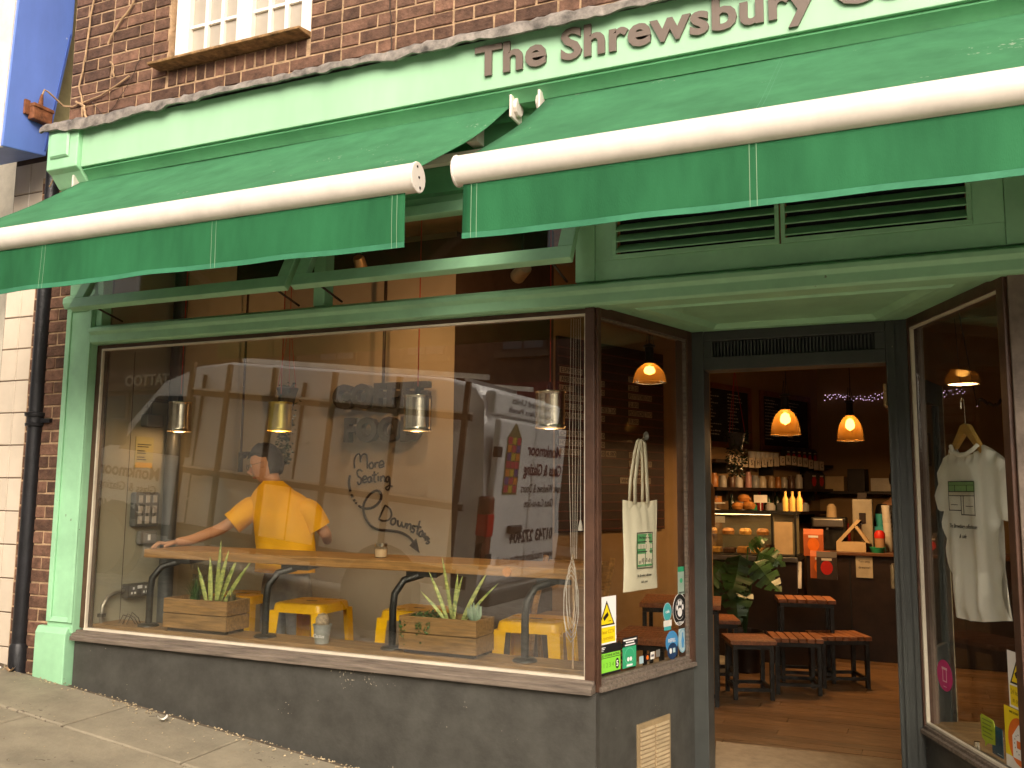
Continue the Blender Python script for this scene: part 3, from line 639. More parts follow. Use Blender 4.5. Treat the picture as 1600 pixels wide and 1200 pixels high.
SW, _ = wall('side_wall', (-4.43, .12), (-4.43, 1.75), -.2, 3.45, PLASTERG)
BW, _ = wall('seating_wall', (-4.43, 1.75), (-2.92, 1.75), -.2, 3.45, PLASTER)
wall('stair_wall', (-2.92, 1.75), (-2.60, 2.86), -.2, 3.45, mat('stairwell darkness', (.055, .032, .02), .7))  # dark colour stands in for the unlit stair opening
MW, MWL = wall('menu_wall', (-2.60, 2.86), (-.94, 6.92), -.2, 3.45, PLASTERO)
KW, _ = wall('kitchen_wall', (-.94, 6.92), (3.3, 6.1), -.2, 3.45, PLASTERO)
wall('right_wall', (2.7, 7.5), (2.7, .12), -.2, 3.45, PLASTERO)
struct(MB().box(-4.9, 3.3, .11, 8.5, 3.40, 3.55).build('ceiling', CEIL))
struct(MB().box(-5.0, 3.4, 8.4, 8.5, -.2, 3.6).build('rear_wall', PLASTERO))
struct(MB().box(-5.0, -4.53, .36, 8.5, -.2, 3.6).build('party_wall', PLASTERO))
# a boxed timber beam and dark post seen through the window
tag(MB().box(-4.43, -2.0, 1.2, 1.32, 3.02, 3.18).build('ceiling_beam', DARKW), 'dark stained beam crossing under the cafe ceiling', 'beam')
tag(MB().tube([(-4.36, .60, .03), (-4.36, .60, 3.35)], .045, 12).build('steel_column', mat('blue grey steel', (.10, .105, .10), .45, metal=.4), smooth=True), 'slim blue grey steel column at the left end of the bar', 'column')
# window shelf, bar and brackets
tag(MB().box(-4.42, -1.345, .105, .315, .69, .748).build('window_shelf', SHELFW, bevel=.004), 'oak shelf along the foot of the big window', 'shelf')
bar = thing('window_bar', 'long golden oak bar top on black bent pipe legs behind the glass', 'bar', (-2.9, .3, .75))
MB().box(-4.22, -1.465, .27, .66, 1.128, 1.178).build('bar_top', OAK, bar, bevel=.005)
tagk = MB().lathe([(.0, .012), (.022, .012), (.024, .004), (.024, 0)], 14, (-1.83, .268, 1.15), Fr((0, 0, 0), (1, 0, 0), (0, 0, 1))).build('wood_plug', BREAD, bar)
for x in (-4.07, -3.23, -2.43, -1.70):
    yb = .19
    MB().tube([(x, yb, .75), (x, yb, .95), (x+.005, yb+.005, 1.02), (x+.03, yb+.05, 1.085), (x+.10, yb+.12, 1.112)], .019, 10).build('leg', STEELD, bar, smooth=True)
    MB().lathe([(.0, .018), (.045, .016), (.058, .008), (.06, .0)], 18, (x, yb, .748)).build('flange', STEELD, bar, smooth=True)
    MB().prism([(x+.02, .28), (x+.20, .28), (x+.12, .5), (x+.02, .5)], Fr((0, 0, 1.128), (1, 0, 0), (0, 1, 0)), -.026, -.001).build('plate', STEELD, bar)
# yellow stools
def stool_mesh():
    t = thing('metal_stool', '', 'stool', (0, 0, 0), group='yellow metal stools along the window bar')
    H = .87-FZ; a, c = .165, .215
    b = MB(); rr = [(a*.93, H), (a, H-.006), (a+.004, H-.02), (a+.008, H-.055)]
    def ring(s, z, q=.04):
        P = []
        for sx, sy, a0 in ((1, 1, 0), (-1, 1, 90), (-1, -1, 180), (1, -1, 270)):
            for k in range(4): P.append(V((sx*(s-q)+q*math.cos(R(a0+k*30)), sy*(s-q)+q*math.sin(R(a0+k*30)), z)))
        return P
    b.loft([ring(s, z) for s, z in rr], cap=False); b.add(ring(a*.93, H), [tuple(range(16))])
    b.build('seat', YELLOW, t, smooth=True, world=False)
    MB().box(-.035, .035, -.012, .012, H-.001, H+.0008).build('hand_hole', STEELD, t, world=False)
    for sx in (-1, 1):
        for sy in (-1, 1):
            b = MB(); z0, z1 = 0, H-.045
            for (ux, uy) in ((1, 0), (0, 1)):
                def P(s, w, z):                                  # one folded face of the leg
                    e = s; return (sx*(e-(w if ux else 0)), sy*(e-(w if uy else 0)), z)
                s0, s1 = c, a+.012; w0, w1 = .038, .066
                b.add([P(s0, 0, z0), P(s0, w0, z0), P(s1, w1, z1), P(s1, 0, z1)], [(0, 1, 2, 3)])
            b.build('leg', YELLOW, t, world=False, solid=.003)
    for sx, sy in ((1, 0), (-1, 0), (0, 1), (0, -1)):
        z = .28; s = c-(c-a)*.35-.01
        MB().tube([(sx*s-abs(sy)*s, sy*s-abs(sx)*s, z), (sx*s+abs(sy)*s, sy*s+abs(sx)*s, z)], .008, 6).build('stretcher', YELLOW, t, world=False)
    return t
st0 = stool_mesh()
spots = [(-4.00, .90, .12, 'yellow metal stool behind the left planter, beside the leaning person'), (-3.36, .78, .06, 'yellow metal stool behind the little cactus pot'), (-2.62, .80, .04, 'yellow metal stool half hidden by the planter with trailing greenery'), (-1.86, .72, .10, 'yellow metal stool nearest the looped blind cords')]
for i, (x, y, a, lab) in enumerate(spots):
    if i == 0: st0.location = (x, y, FZ); st0.rotation_euler.z = a; st0['label'] = lab
    else: dup(st0, (x, y, FZ), a, lab)
# high wooden chair behind the last stool
ch = thing('folding_chair', 'brown timber chair with a slanted back behind the stool by the blind cords', 'chair', (-2.0, 1.75, FZ))
for x in (-2.28, -1.82):
    MB().tube([(x, 1.55, FZ), (x+.03, 1.65, .80), (x+.05, 1.80, 1.12)], .02, 6).build('leg', OAK, ch); MB().tube([(x, 1.95, FZ), (x+.02, 1.72, .72)], .018, 6).build('leg', OAK, ch)
MB().box(-2.26, -1.80, 1.52, 1.90, .72, .75).build('seat', OAK, ch, bevel=.006); MB().prism([(-2.22, .92), (-1.78, .92), (-1.80, 1.10), (-2.20, 1.10)], Fr((0, 1.78, 0), (1, 0, 0)), -.012, .012).build('backrest', OAK, ch)
# planters
def planter(x0, x1, y0, y1, rot, label):
    cx, cy = (x0+x1)/2, (y0+y1)/2; w, d = (x1-x0)/2, (y1-y0)/2; z0 = .748
    t = thing('planter_box', label, 'planter', (cx, cy, z0), rot, 'slatted wooden planters on the window shelf')
    for k in range(2):
        za, zb = .018+k*.083, .018+k*.083+.079
        MB().box(-w, w, -d, -d+.014, za, zb).build('plank', CRATE, t, world=False, bevel=.003); MB().box(-w, w, d-.014, d, za, zb).build('plank', CRATE, t, world=False, bevel=.003)
        MB().box(-w+.0, -w+.013, -d+.014, d-.014, za, zb).build('plank', CRATE, t, world=False, bevel=.003); MB().box(w-.013, w, -d+.014, d-.014, za, zb).build('plank', CRATE, t, world=False, bevel=.003)
    MB().box(-w+.02, w-.02, -d+.02, -d+.05, 0, .0178).box(-w+.02, w-.02, d-.05, d-.02, 0, .0178).build('runner', DARKW, t, world=False)
    b = MB(); b.sheet(lambda u, v: (-w+.0135+(2*w-.027)*u, -d+.0145+(2*d-.029)*v, .15+.006*math.sin(u*19)*math.sin(v*13)), 16, 8); b.build('soil', SOIL, t, world=False)
    return t
planter(-3.88, -3.44, .108, .308, .03, 'slatted wooden planter with tall snake plant at the left end of the shelf')
planter(-2.345, -1.915, .108, .308, -.02, 'slatted wooden planter with trailing greenery at the right of the shelf')
ZS = .748+.15
def blades(name, label, cat, cx, cy, specs, m, wid):
    t = thing(name, label, cat, (cx, cy, ZS))
    for (dx, dy, lx, ly, h) in specs:
        b = MB(); n = 9; face = random.uniform(-.5, .5)
        def fn(u, v):
            k = v; w = wid*(.55+1.1*k-1.62*k*k+.0) if k < 1 else 0; w = max(w, .0006)
            a = face+.5*k; px = dx+lx*k+.25*lx*k*k; py = dy+ly*k; s = (u-.5)*2*w
            return (px+s*math.cos(a), py+s*math.sin(a)+.35*w*(1-abs(2*u-1)), h*k)
        b.sheet(fn, 2, n); b.build('leaf', m, t, smooth=True, world=False, solid=.002)
    return t
blades('snake_plant', 'tall mottled snake plant with upright blades in the planter by the sockets', 'plant', -3.63, .235, [(-.03, 0, -.02, .01, .26), (.0, .01, .015, 0, .35), (.02, -.01, .06, .0, .30), (.05, .02, .14, .02, .25), (-.05, -.01, -.06, 0, .20), (.01, .03, .08, .03, .27)], LEAFV, .018)
blades('snake_plant', 'snake plant with pale striped blades rising from the planter nearest the middle', 'plant', -2.12, .235, [(-.02, 0, -.09, .0, .24), (.0, .01, -.05, 0, .31), (.02, -.01, .015, .0, .24), (.05, .02, .11, .02, .26), (.07, .0, .15, 0, .20), (-.01, .02, .04, .02, .22), (-.03, 0, -.12, 0, .14)], LEAFV, .015)
def tuft(name, label, cat, cx, cy, n, h, sp, m, w=.004):
    b = MB()
    for i in range(n):
        a = random.random()*6.28; r = random.random(); L = h*random.uniform(.6, 1.1); lean = sp*r; x0, y0 = cx+.025*r*math.cos(a), cy+.025*r*math.sin(a)
        tx, ty = math.cos(a), math.sin(a)
        pts = [(x0+lean*tx*k*k, y0+lean*ty*k*k, ZS+L*k*(1-.25*k*r)) for k in (0, .35, .7, 1)]
        vs = []
        for j, p in enumerate(pts): q = w*(1-j/3.05); vs += [(p[0]-ty*q, p[1]+tx*q, p[2]), (p[0]+ty*q, p[1]-tx*q, p[2])]
        b.add(vs, [(0, 1, 3, 2), (2, 3, 5, 4), (4, 5, 7, 6)])
    return tag(b.build(name, m), label, cat)
tuft('grass_plant', 'spiky dark green grass tuft at the left of the snake plant planter', 'plant', -3.77, .23, 70, .15, .10, LEAFG)
tuft('small_succulent', 'stubby brown green succulent at the right of the left planter', 'plant', -3.50, .23, 26, .085, .03, mat('brown succulent', (.14, .12, .05), .6, var=.3, scale=20), .008)
for k in range(3):
    pass
b = MB()
for i in range(300):
    u = random.random(); x = -2.34+.17*u; y = .130+random.random()*.15; z = ZS+.012+.03*random.random()*math.sin(math.pi*u)
    if i > 200: y = .108+rj(.005); x = random.choice((-2.325, -2.23, -2.185))+rj(.016); z = ZS+.01-abs(random.gauss(0, .05))
    s = random.uniform(.004, .009); a = random.random()*6.28
    b.add([(x+s*math.cos(a), y, z+s*math.sin(a)), (x-s*math.sin(a)*.6, y-s*.7, z+s*math.cos(a)*.6), (x-s*math.cos(a), y+s*.3, z-s*math.sin(a)), (x+s*math.sin(a)*.6, y+s*.5, z-s*math.cos(a)*.6)], [(0, 1, 2, 3)])
tag(b.build('trailing_sedum', LEAFG), 'small leaved sedum trailing over the front of the right planter', 'plant')
t = thing('echeveria', 'pale blue green finger succulent at the right end of the right planter', 'plant', (-1.985, .23, ZS))
for i in range(16):
    a = i*2.4; r = .012+.0022*i*.6; h = .10-.002*i
    MB().tube([(r*.4*math.cos(a), r*.4*math.sin(a), 0), (r*1.1*math.cos(a), r*1.1*math.sin(a), h*.6), (r*1.35*math.cos(a), r*1.35*math.sin(a), h)], [.006, .011, .002], 6).build('leaf', LEAFP, t, smooth=True, world=False)
# cactus pot
pt = thing('cactus_pot', 'small zinc pot with white scrawl between the two planters', 'pot', (-2.84, .165, .748))
MB().lathe([(.0, 0), (.036, 0), (.047, .088), (.050, .09), (.051, .097), (.046, .097), (.044, .08), (0, .078)], 22).build('body', ZINC, pt, smooth=True, world=False)
text('lettering', 'Cactus', .026, WHITE, pt, Fr((-2.84, .118, .748), (1, 0, 0)), .012, .035, .0035, shear=.3)
tag(MB().lathe([(.0, .076), (.028, .076), (.036, .10), (.036, .125), (.024, .147), (.0, .155)], 18, (-2.84, .165, .748)).build('round_cactus', CACTUS, smooth=True), 'round furry cactus in the zinc pot', 'cactus')
# jar on the bar
jr = thing('candle_jar', 'small glass jar of pale sugar on the bar below the arrow', 'jar', (-2.66, .43, 1.178))
MB().lathe([(0, .004), (.032, .004), (.034, .045), (0, .045)], 18).build('sugar', mat('sugar', (.62, .42, .24), .8), jr, world=False, smooth=True)
MB().lathe([(.0, .0), (.037, .0), (.038, .05), (.030, .058), (.030, .064)], 18).build('glass', GLASST, jr, world=False, smooth=True)
MB().lathe([(.0, .078), (.034, .078), (.034, .06), (.031, .06)], 18).build('lid', TIN, jr, world=False, smooth=True)
# tin can pendants
def can_lamp(x, y, zt, zb, r, m, label, lit=0):
    t = thing('tin_pendant', label, 'pendant lamp', (x, y, zb), group='tin can pendant lamps over the window bar')
    H = zt-zb; prof = [(r*1.02, 0), (r*1.03, .004), (r, .008)]
    for k in range(13): prof += [(r*(1.0 if k % 2 else .975), .02+(H-.04)*k/12)]
    prof += [(r, H-.008), (r*1.03, H-.004), (r*1.02, H), (.012, H-.002), (.0, H-.002)]
    MB().lathe(prof, 28).build('tin', m, t, smooth=True, world=False)
    MB().lathe([(.0, H+.05), (.008, H+.05), (.016, H+.03), (.018, H-.002)], 12).build('cord_grip', STEELD, t, smooth=True, world=False)
    MB().tube([(0, 0, H+.045), (0, 0, 3.40-zb)], .0032, 6).build('flex', REDCORD, t, world=False)
    MB().lathe([(0, -.005+.05), (.02, .03), (.026, .055), (.016, .085), (0, .09)], 14).build('bulb', mat('warm bulb', (.9, .7, .4), .3, emit=(1, .62, .28), estr=6.0), t, smooth=True, world=False)
    ld = bpy.data.lights.new('bulb_light', 'POINT'); ld.energy = 2.0; ld.color = (1, .62, .32); ld.shadow_soft_size = .03
    lo = bpy.data.objects.new('bulb_light', ld); COL.objects.link(lo); lo.parent = t; lo.location = (0, 0, .012)
can_lamp(-4.19, .47, 2.08, 1.895, .072, TIN, 'silver ribbed tin pendant at the far left over the bar')
can_lamp(-3.41, .47, 2.055, 1.885, .070, BRASS, 'gold coloured tin pendant over the leaning person')
can_lamp(-2.475, .47, 2.065, 1.87, .078, TIN, 'silver ribbed tin pendant in front of the dark wall letters')
can_lamp(-1.688, .47, 2.06, 1.87, .078, TIN, 'bright silver tin pendant nearest the corner post')

# ------------------------------------------------------------------ wall lettering behind the bar
def sign3d(name, s, size, x0, x1, z, label):
    t = thing(name, label, 'wall sign', ((x0+x1)/2, 1.66, z))
    fr = Fr((0, 1.655, 0), (1, 0, 0)); me = text_data(s, size, .03, .012, 'LEFT', 1.1); xs = [v.co.x for v in me.vertices]; k = (x1-x0)/(max(xs)-min(xs)); m0 = min(xs)
    for v in me.vertices: v.co = fr(x0+(v.co.x-m0)*k, z+v.co.y, v.co.z)
    place('lettering', me, mat('dark sign letter', (.035, .03, .026), .45), t)
    for x in (x0+.08, x1-.08): MB().tube([(x, 1.66, z+.05), (x, 1.748, z+.05)], .006, 6).build('standoff', STEELD, t)
sign3d('coffee_lettering', 'COFFEE', .225, -3.86, -3.06, 2.14, 'dark block letters spelling COFFEE fixed to the seating wall')
sign3d('food_lettering', 'FOOD', .225, -3.75, -3.12, 1.895, 'dark block letters spelling FOOD below the COFFEE letters')
WSTROKES = [[(-3.725, 1.698), (-3.73, 1.753), (-3.718, 1.788), (-3.694, 1.805), (-3.68, 1.788), (-3.675, 1.741)], [(-3.676, 1.765), (-3.663, 1.794), (-3.639, 1.804), (-3.621, 1.782), (-3.616, 1.697)], [(-3.584, 1.741), (-3.6, 1.724), (-3.594, 1.7), (-3.573, 1.7), (-3.563, 1.72), (-3.575, 1.739), (-3.584, 1.741)], [(-3.552, 1.741), (-3.548, 1.704)], [(-3.548, 1.727), (-3.538, 1.741), (-3.524, 1.739)], [(-3.516, 1.72), (-3.477, 1.729), (-3.487, 1.752), (-3.507, 1.747), (-3.516, 1.72), (-3.506, 1.704), (-3.472, 1.715)], [(-3.659, 1.677), (-3.683, 1.689), (-3.703, 1.674), (-3.694, 1.642), (-3.667, 1.625), (-3.666, 1.596), (-3.686, 1.581), (-3.698, 1.601)], [(-3.653, 1.613), (-3.619, 1.623), (-3.628, 1.642), (-3.647, 1.637), (-3.654, 1.611), (-3.638, 1.596), (-3.615, 1.604)], [(-3.581, 1.637), (-3.605, 1.631), (-3.607, 1.604), (-3.588, 1.6), (-3.578, 1.634), (-3.574, 1.6)], [(-3.555, 1.677), (-3.553, 1.608), (-3.539, 1.602)], [(-3.572, 1.648), (-3.535, 1.654)], [(-3.521, 1.643), (-3.517, 1.605)], [(-3.525, 1.666), (-3.523, 1.661)], [(-3.5, 1.643), (-3.496, 1.603)], [(-3.496, 1.626), (-3.481, 1.643), (-3.47, 1.635), (-3.466, 1.6)], [(-3.432, 1.64), (-3.453, 1.631), (-3.453, 1.605), (-3.434, 1.605), (-3.427, 1.637), (-3.421, 1.569), (-3.437, 1.543), (-3.456, 1.557), (-3.427, 1.574), (-3.401, 1.569)], [(-3.457, 1.434), (-3.507, 1.334)], [(-3.457, 1.434), (-3.416, 1.409), (-3.401, 1.364), (-3.427, 1.33), (-3.473, 1.323), (-3.507, 1.334)], [(-3.378, 1.344), (-3.4, 1.333), (-3.406, 1.308), (-3.39, 1.297), (-3.369, 1.311), (-3.367, 1.337), (-3.378, 1.344)], [(-3.347, 1.332), (-3.346, 1.298), (-3.329, 1.287), (-3.316, 1.31), (-3.316, 1.321)], [(-3.316, 1.31), (-3.306, 1.285), (-3.289, 1.288), (-3.281, 1.313)], [(-3.268, 1.311), (-3.273, 1.272)], [(-3.27, 1.289), (-3.251, 1.306), (-3.24, 1.295), (-3.244, 1.261)], [(-3.202, 1.29), (-3.222, 1.295), (-3.228, 1.278), (-3.211, 1.266), (-3.22, 1.247), (-3.239, 1.254)], [(-3.168, 1.33), (-3.188, 1.246), (-3.179, 1.238)], [(-3.198, 1.293), (-3.157, 1.286)], [(-3.143, 1.261), (-3.166, 1.252), (-3.171, 1.227), (-3.155, 1.223), (-3.141, 1.253), (-3.142, 1.22)], [(-3.124, 1.248), (-3.132, 1.209)], [(-3.114, 1.226), (-3.122, 1.193)], [(-3.117, 1.209), (-3.098, 1.221)], [(-3.088, 1.207), (-3.104, 1.207), (-3.103, 1.193), (-3.09, 1.185), (-3.1, 1.174), (-3.116, 1.177)]]
ASTROKES = [[(-3.763, 1.648), (-3.77, 1.613), (-3.769, 1.578), (-3.756, 1.531)], [(-3.747, 1.508), (-3.735, 1.487)], [(-3.723, 1.471), (-3.715, 1.46)], [(-3.706, 1.448), (-3.7, 1.443)], [(-3.68, 1.426), (-3.625, 1.408), (-3.557, 1.418), (-3.504, 1.459), (-3.49, 1.499), (-3.507, 1.531), (-3.541, 1.536), (-3.581, 1.516), (-3.614, 1.481), (-3.637, 1.44), (-3.638, 1.394), (-3.616, 1.337), (-3.573, 1.287), (-3.511, 1.26), (-3.431, 1.256), (-3.338, 1.248), (-3.265, 1.222), (-3.219, 1.184)], [(-3.247, 1.155), (-3.194, 1.207), (-3.165, 1.108)]]
def strokes(b, sts, r, y=1.744):
    for st in sts:
        P = []
        for i in range(len(st)-1):
            p0 = st[max(i-1, 0)]; p1 = st[i]; p2 = st[i+1]; p3 = st[min(i+2, len(st)-1)]
            for k in range(4):
                t = k/4; f = lambda a, c, d, e: .5*((2*c)+(-a+d)*t+(2*a-5*c+4*d-e)*t*t+(-a+3*c-3*d+e)*t**3)
                P.append((f(p0[0], p1[0], p2[0], p3[0]), y, f(p0[1], p1[1], p2[1], p3[1])))
        P.append((st[-1][0], y, st[-1][1])); b.tube(P, r, 6)
ms = thing('seating_sign', 'handwritten More Seating Downstairs with a looping arrow on the seating wall', 'wall sign', (-3.45, 1.744, 1.45))
b = MB(); strokes(b, WSTROKES, .0068); b.build('lettering', DKBROWN, ms)
b = MB(); strokes(b, ASTROKES[:-1], .0095); b.prism(ASTROKES[-1], Fr((0, 1.746, 0), (1, 0, 0)), 0, .006); b.build('arrow', DKBROWN, ms)
# fittings on the side wall (frame SW: a = y-.12, b = z)
def onside(a0, a1, b0, b1, c0, c1): return MB().fbox(Fr((-4.43, 0, 0), (0, 1, 0)), a0, a1, b0, b1, c0, c1)
SF = Fr((-4.43, 0, 0), (0, 1, 0))
sk = thing('double_socket', 'dark metal double socket with grey conduit low on the side wall', 'socket', (-4.42, .41, .9))
onside(.315, .50, .872, .955, .0, .05).build('box_body', SOCKET, sk, bevel=.006)
for a in (.36, .455):
    pl = onside(a-.030, a+.030, .885, .945, .05, .052).build('outlet', mat('outlet face', (.13, .12, .1), .4), sk)
    MB().fbox(SF, a-.006, a+.006, .922, .936, .052, .054).fbox(SF, a-.019, a-.006, .895, .908, .052, .054).fbox(SF, a+.006, a+.019, .895, .908, .052, .054).build('pin_holes', WHITE, pl)
onside(.392, .424, .925, .944, .05, .056).build('switch', WHITE, sk)
MB().tube([SF(.315, .915, .02), SF(.26, .915, .02), SF(.20, .895, .02), SF(.165, .84, .02), SF(.16, .78, .02), SF(.16, .70, .02)], .012, 8).build('conduit', CONDUIT, sk, smooth=True)
onside(.145, .178, .78, .80, 0, .034).build('saddle', SOCKET, sk)
no = thing('wall_notice', 'yellowed safety notice with small print on the side wall', 'notice', (-4.42, .43, 1.75))
onside(.355, .50, 1.665, 1.862, 0, .004).build('board', CREAMP, no)
MB().lathe([(0, .003), (.016, .003), (.016, 0)], 14, SF(.43, 1.835, .004), SF).build('symbol', BLACK, no)
for i, (w, z) in enumerate([(.11, 1.81), (.09, 1.796), (.06, 1.77), (.07, 1.755), (.06, 1.73), (.075, 1.715)]): onside(.37, .37+w, z, z+.006, .004, .005).build('print_line', BLACK, no)
onside(.36, .495, 1.668, 1.70, .004, .005).build('orange_band', mat('orange band', (.6, .35, .05), .6), no)
cb = thing('key_switch', 'grey key switch box with a pipe above the yellowed notice', 'switch box', (-4.42, .46, 1.97))
onside(.385, .525, 1.925, 2.005, 0, .06).build('box_body', GREYPL, cb, bevel=.008); MB().lathe([(0, .012), (.022, .012), (.026, 0)], 16, SF(.485, 1.965, .06), SF).build('key_barrel', TIN, cb)
MB().tube([SF(.43, 2.0, .03), SF(.43, 2.08, .03), SF(.46, 2.10, .03), SF(.58, 2.10, .03)], .012, 8).build('conduit', CONDUIT, cb, smooth=True)
kp = thing('control_panel', 'dark switch panel with nine pale keys on the side wall', 'control panel', (-4.42, .44, 1.4))
onside(.34, .54, 1.30, 1.515, 0, .045).build('case', mat('panel case', (.11, .11, .10), .45), kp, bevel=.012)
for i in range(3):
    for j in range(3): onside(.365+i*.058, .395+i*.058, 1.32+j*.065, 1.365+j*.065, .045, .05).build('key', mat('pale key', (.45, .43, .38), .4), kp)
lb = thing('light_switch', 'small grey single switch under the dark switch panel', 'switch', (-4.42, .48, 1.24))
onside(.40, .545, 1.19, 1.275, 0, .035).build('case', GREYPL, lb, bevel=.012); onside(.465, .482, 1.215, 1.25, .035, .042).build('rocker', WHITE, lb)
# clear screen at the end of the bar with white lettering set in reverse
sc = thing('glass_screen', 'clear screen with white lettering, seen in reverse, under the bar end', 'screen', (-4.1, .62, .75))
MB().box(-4.30, -3.80, .640, .646, .75, 1.125).build('pane', GLASST, sc)
GW = mat('etched white', (.45, .47, .45), .7)
BFm = Fr((0, .636, 0), (-1, 0, 0)); BFm.n = V((0, -1, 0))
text('lettering', 'THE SHREWSBURY', .052, GW, sc, BFm, 4.03, 1.03, .001, width=.34); text('lettering', 'COFFEEHOUSE', .055, GW, sc, BFm, 4.02, .965, .001, width=.31)
# loose wires on the shelf
b = MB()
for k in range(3): b.tube([(-4.27+k*.03, .16, .752), (-4.25+k*.035, .17, .80+k*.01), (-4.20+k*.03, .18, .79), (-4.17+k*.02, .19, .752)], .003, 5)
b.tube([(-4.26, .155, .76), (-4.26, .155, 1.9), (-4.27, .16, 2.36)], .0018, 5)
tag(b.build('loose_wire', DARKCABLE), 'loose thin wires curling on the shelf below the socket', 'wire')
# hanging plant by the seating wall
def trailing(name, label, x, y, zt, zb, n, w, m):
    t = thing(name, label, 'hanging plant', (x, y, zt))
    MB().lathe([(0, -.10), (.05, -.10), (.075, .02), (.08, .02), (.08, .03), (.07, .03)], 14).build('pot', mat('dark basket', (.05, .045, .04), .7), t, world=False, smooth=True)
    for k in range(3): a = k*2.09; MB().tube([(.075*math.cos(a), .075*math.sin(a), .03), (0, 0, .55), (0, 0, 3.4-zt)], .0025, 5).build('cord', REDCORD, t, world=False)
    b = MB()
    for i in range(n):
        u = random.random()**.8; zz = .06-(zt-zb)*u; ww = w*(1-.55*u); x_, y_ = rj(ww), rj(ww); s = random.uniform(.010, .02); a = random.random()*6.28; c = rj(1)
        d1 = V((math.cos(a), math.sin(a)*.5, c*.6))*s; d2 = V((-math.sin(a)*.5, math.cos(a), .8))*s*.55; p = V((x_, y_, zz))
        b.add([p-d1, p+d2, p+d1, p-d2], [(0, 1, 2, 3)])
    b.build('foliage', m, t, world=False)
    return t
trailing('hanging_plant', 'trailing dark plant hanging on red cords by the seating wall', -4.17, 1.50, 2.25, 1.66, 420, .085, LEAFD)
trailing('hanging_plant', 'dark trailing plant hanging in the back corner behind the counter', .05, 6.0, 1.98, 1.35, 380, .13, LEAFD)
# conduit rods and spot lamps
tag(MB().tube([(-3.41, 1.60, 3.4), (-3.41, 1.60, 2.30)], .012, 8).build('hanging_rod', DARKW), 'dark rod dropping from the ceiling to the wall letters', 'rod')
cr = thing('rail_pulley', 'dark hanging pull rod with a spring handle behind the leaning person', 'pull rod', (-4.36, 1.3, 1.8))
MB().tube([(-4.36, 1.25, 3.4), (-4.36, 1.25, 1.78)], .008, 6).build('rod', DARKCABLE, cr); MB().tube([(-4.36, 1.25, 1.80), (-4.36, 1.25, 1.66)], .018, 8).build('grip', STEELD, cr)
def spot(x, y, z, aim, label, e):
    t = thing('spot_lamp', label, 'spotlight', (x, y, z), group='small spotlights under the cafe ceiling')
    d = (V(aim)-V((x, y, z))).normalized(); q = d.to_track_quat('Z', 'Y').to_matrix()
    b = MB(); fr = Fr((0, 0, 0), q @ V((1, 0, 0)), q @ V((0, 1, 0)))
    b.lathe([(.0, -.05), (.03, -.05), (.036, -.04), (.04, .07), (.037, .07), (.033, .0)], 16, (0, 0, 0), fr); b.build('can', mat('bronze lamp', (.40, .26, .14), .4, metal=.5), t, smooth=True, world=False)
    MB().lathe([(0, .052), (.030, .05)], 16, (0, 0, 0), fr).build('lens', mat('spot lens', (1, .7, .4), .4, emit=(1, .58, .25), estr=9), t, world=False)
    MB().tube([(0, 0, .02), (0, 0, 3.4-z)], .008, 6).build('stem', STEELD, t, world=False)
    ld = bpy.data.lights.new('spot_light', 'SPOT'); ld.energy = e; ld.color = (1, .55, .24); ld.spot_size = R(95); ld.spot_blend = 1; ld.shadow_soft_size = .05
    lo = bpy.data.objects.new('spot_light', ld); COL.objects.link(lo); lo.parent = t; lo.location = d*.08; lo.rotation_euler = (-d).to_track_quat('Z', 'Y').to_euler()
spot(-1.80, .35, 2.68, (-3.2, 1.75, 2.3), 'bronze spotlight glimpsed through the open fanlight by the louvred vent', 42)
spot(-3.1, .80, 2.95, (-3.3, 1.75, 2.1), 'bronze spotlight hidden above the bar in front of the wall letters', 15)
# blind cords at the corner post
bc = thing('blind_cords', 'looped white blind cords hanging inside the window by the corner post', 'cords', (-1.42, .11, .9))
for k, dx in enumerate((-.012, 0, .01, .02)): MB().tube([(-1.43+dx, .11+k*.004, 2.36), (-1.435+dx*1.3, .11+k*.004, 1.7), (-1.43+dx*.8, .112, 1.24)], .0011, 5).build('cord', WHITEM, bc)
for k in range(5):
    w = .02+.012*k*.5; P = [(-1.432+w*math.sin(a*.63)*(1 if k % 2 else -.8), .105-.004*k, 1.25-.15*(1-math.cos(a*.63))-.02*k) for a in range(11)]; MB().tube(P, .0012, 5).build('loop', WHITEM, bc)
MB().tube([(-1.43, .108, 1.26), (-1.425, .108, 1.0), (-1.43, .108, .752)], .0045, 6).build('cord', CABLE, bc)
cw = thing('cord_pull', 'thin white pull cord with a small bell weight beside the corner post', 'cord', (-1.39, .10, 1.4))
MB().tube([(-1.392, .10, 2.36), (-1.39, .10, 1.40)], .0018, 5).build('cord', WHITEM, cw); MB().lathe([(.012, 0), (.010, .02), (.004, .045), (0, .05)], 10, (-1.39, .10, 1.37)).build('weight', WHITEM, cw, smooth=True)

# ------------------------------------------------------------------ people
def skin_mesh(name, verts, edges, radii, m, parent, sub=2, root=0):
    me = bpy.data.meshes.new(name); me.from_pydata(verts, edges, []); o = bpy.data.objects.new(name, me); COL.objects.link(o)
    md = o.modifiers.new('skin', 'SKIN'); md.use_smooth_shade = True
    for i, r in enumerate(radii):
        sv = me.skin_vertices[0].data[i]; sv.radius = r if isinstance(r, tuple) else (r, r); sv.use_root = (i == root)
    q = o.modifiers.new('sub', 'SUBSURF'); q.levels = q.render_levels = sub
    dg = bpy.context.evaluated_depsgraph_get(); dg.update(); ev = o.evaluated_get(dg); m2 = bpy.data.meshes.new_from_object(ev); m2.name = name
    bpy.data.objects.remove(o); m2.materials.clear(); m2.polygons.foreach_set('use_smooth', [True]*len(m2.polygons))
    return place(name, m2, m, parent)
pr = thing('person', 'person in a mustard T-shirt and grey trousers leaning on the window bar, seen from behind', 'person', (-3.72, .98, FZ))
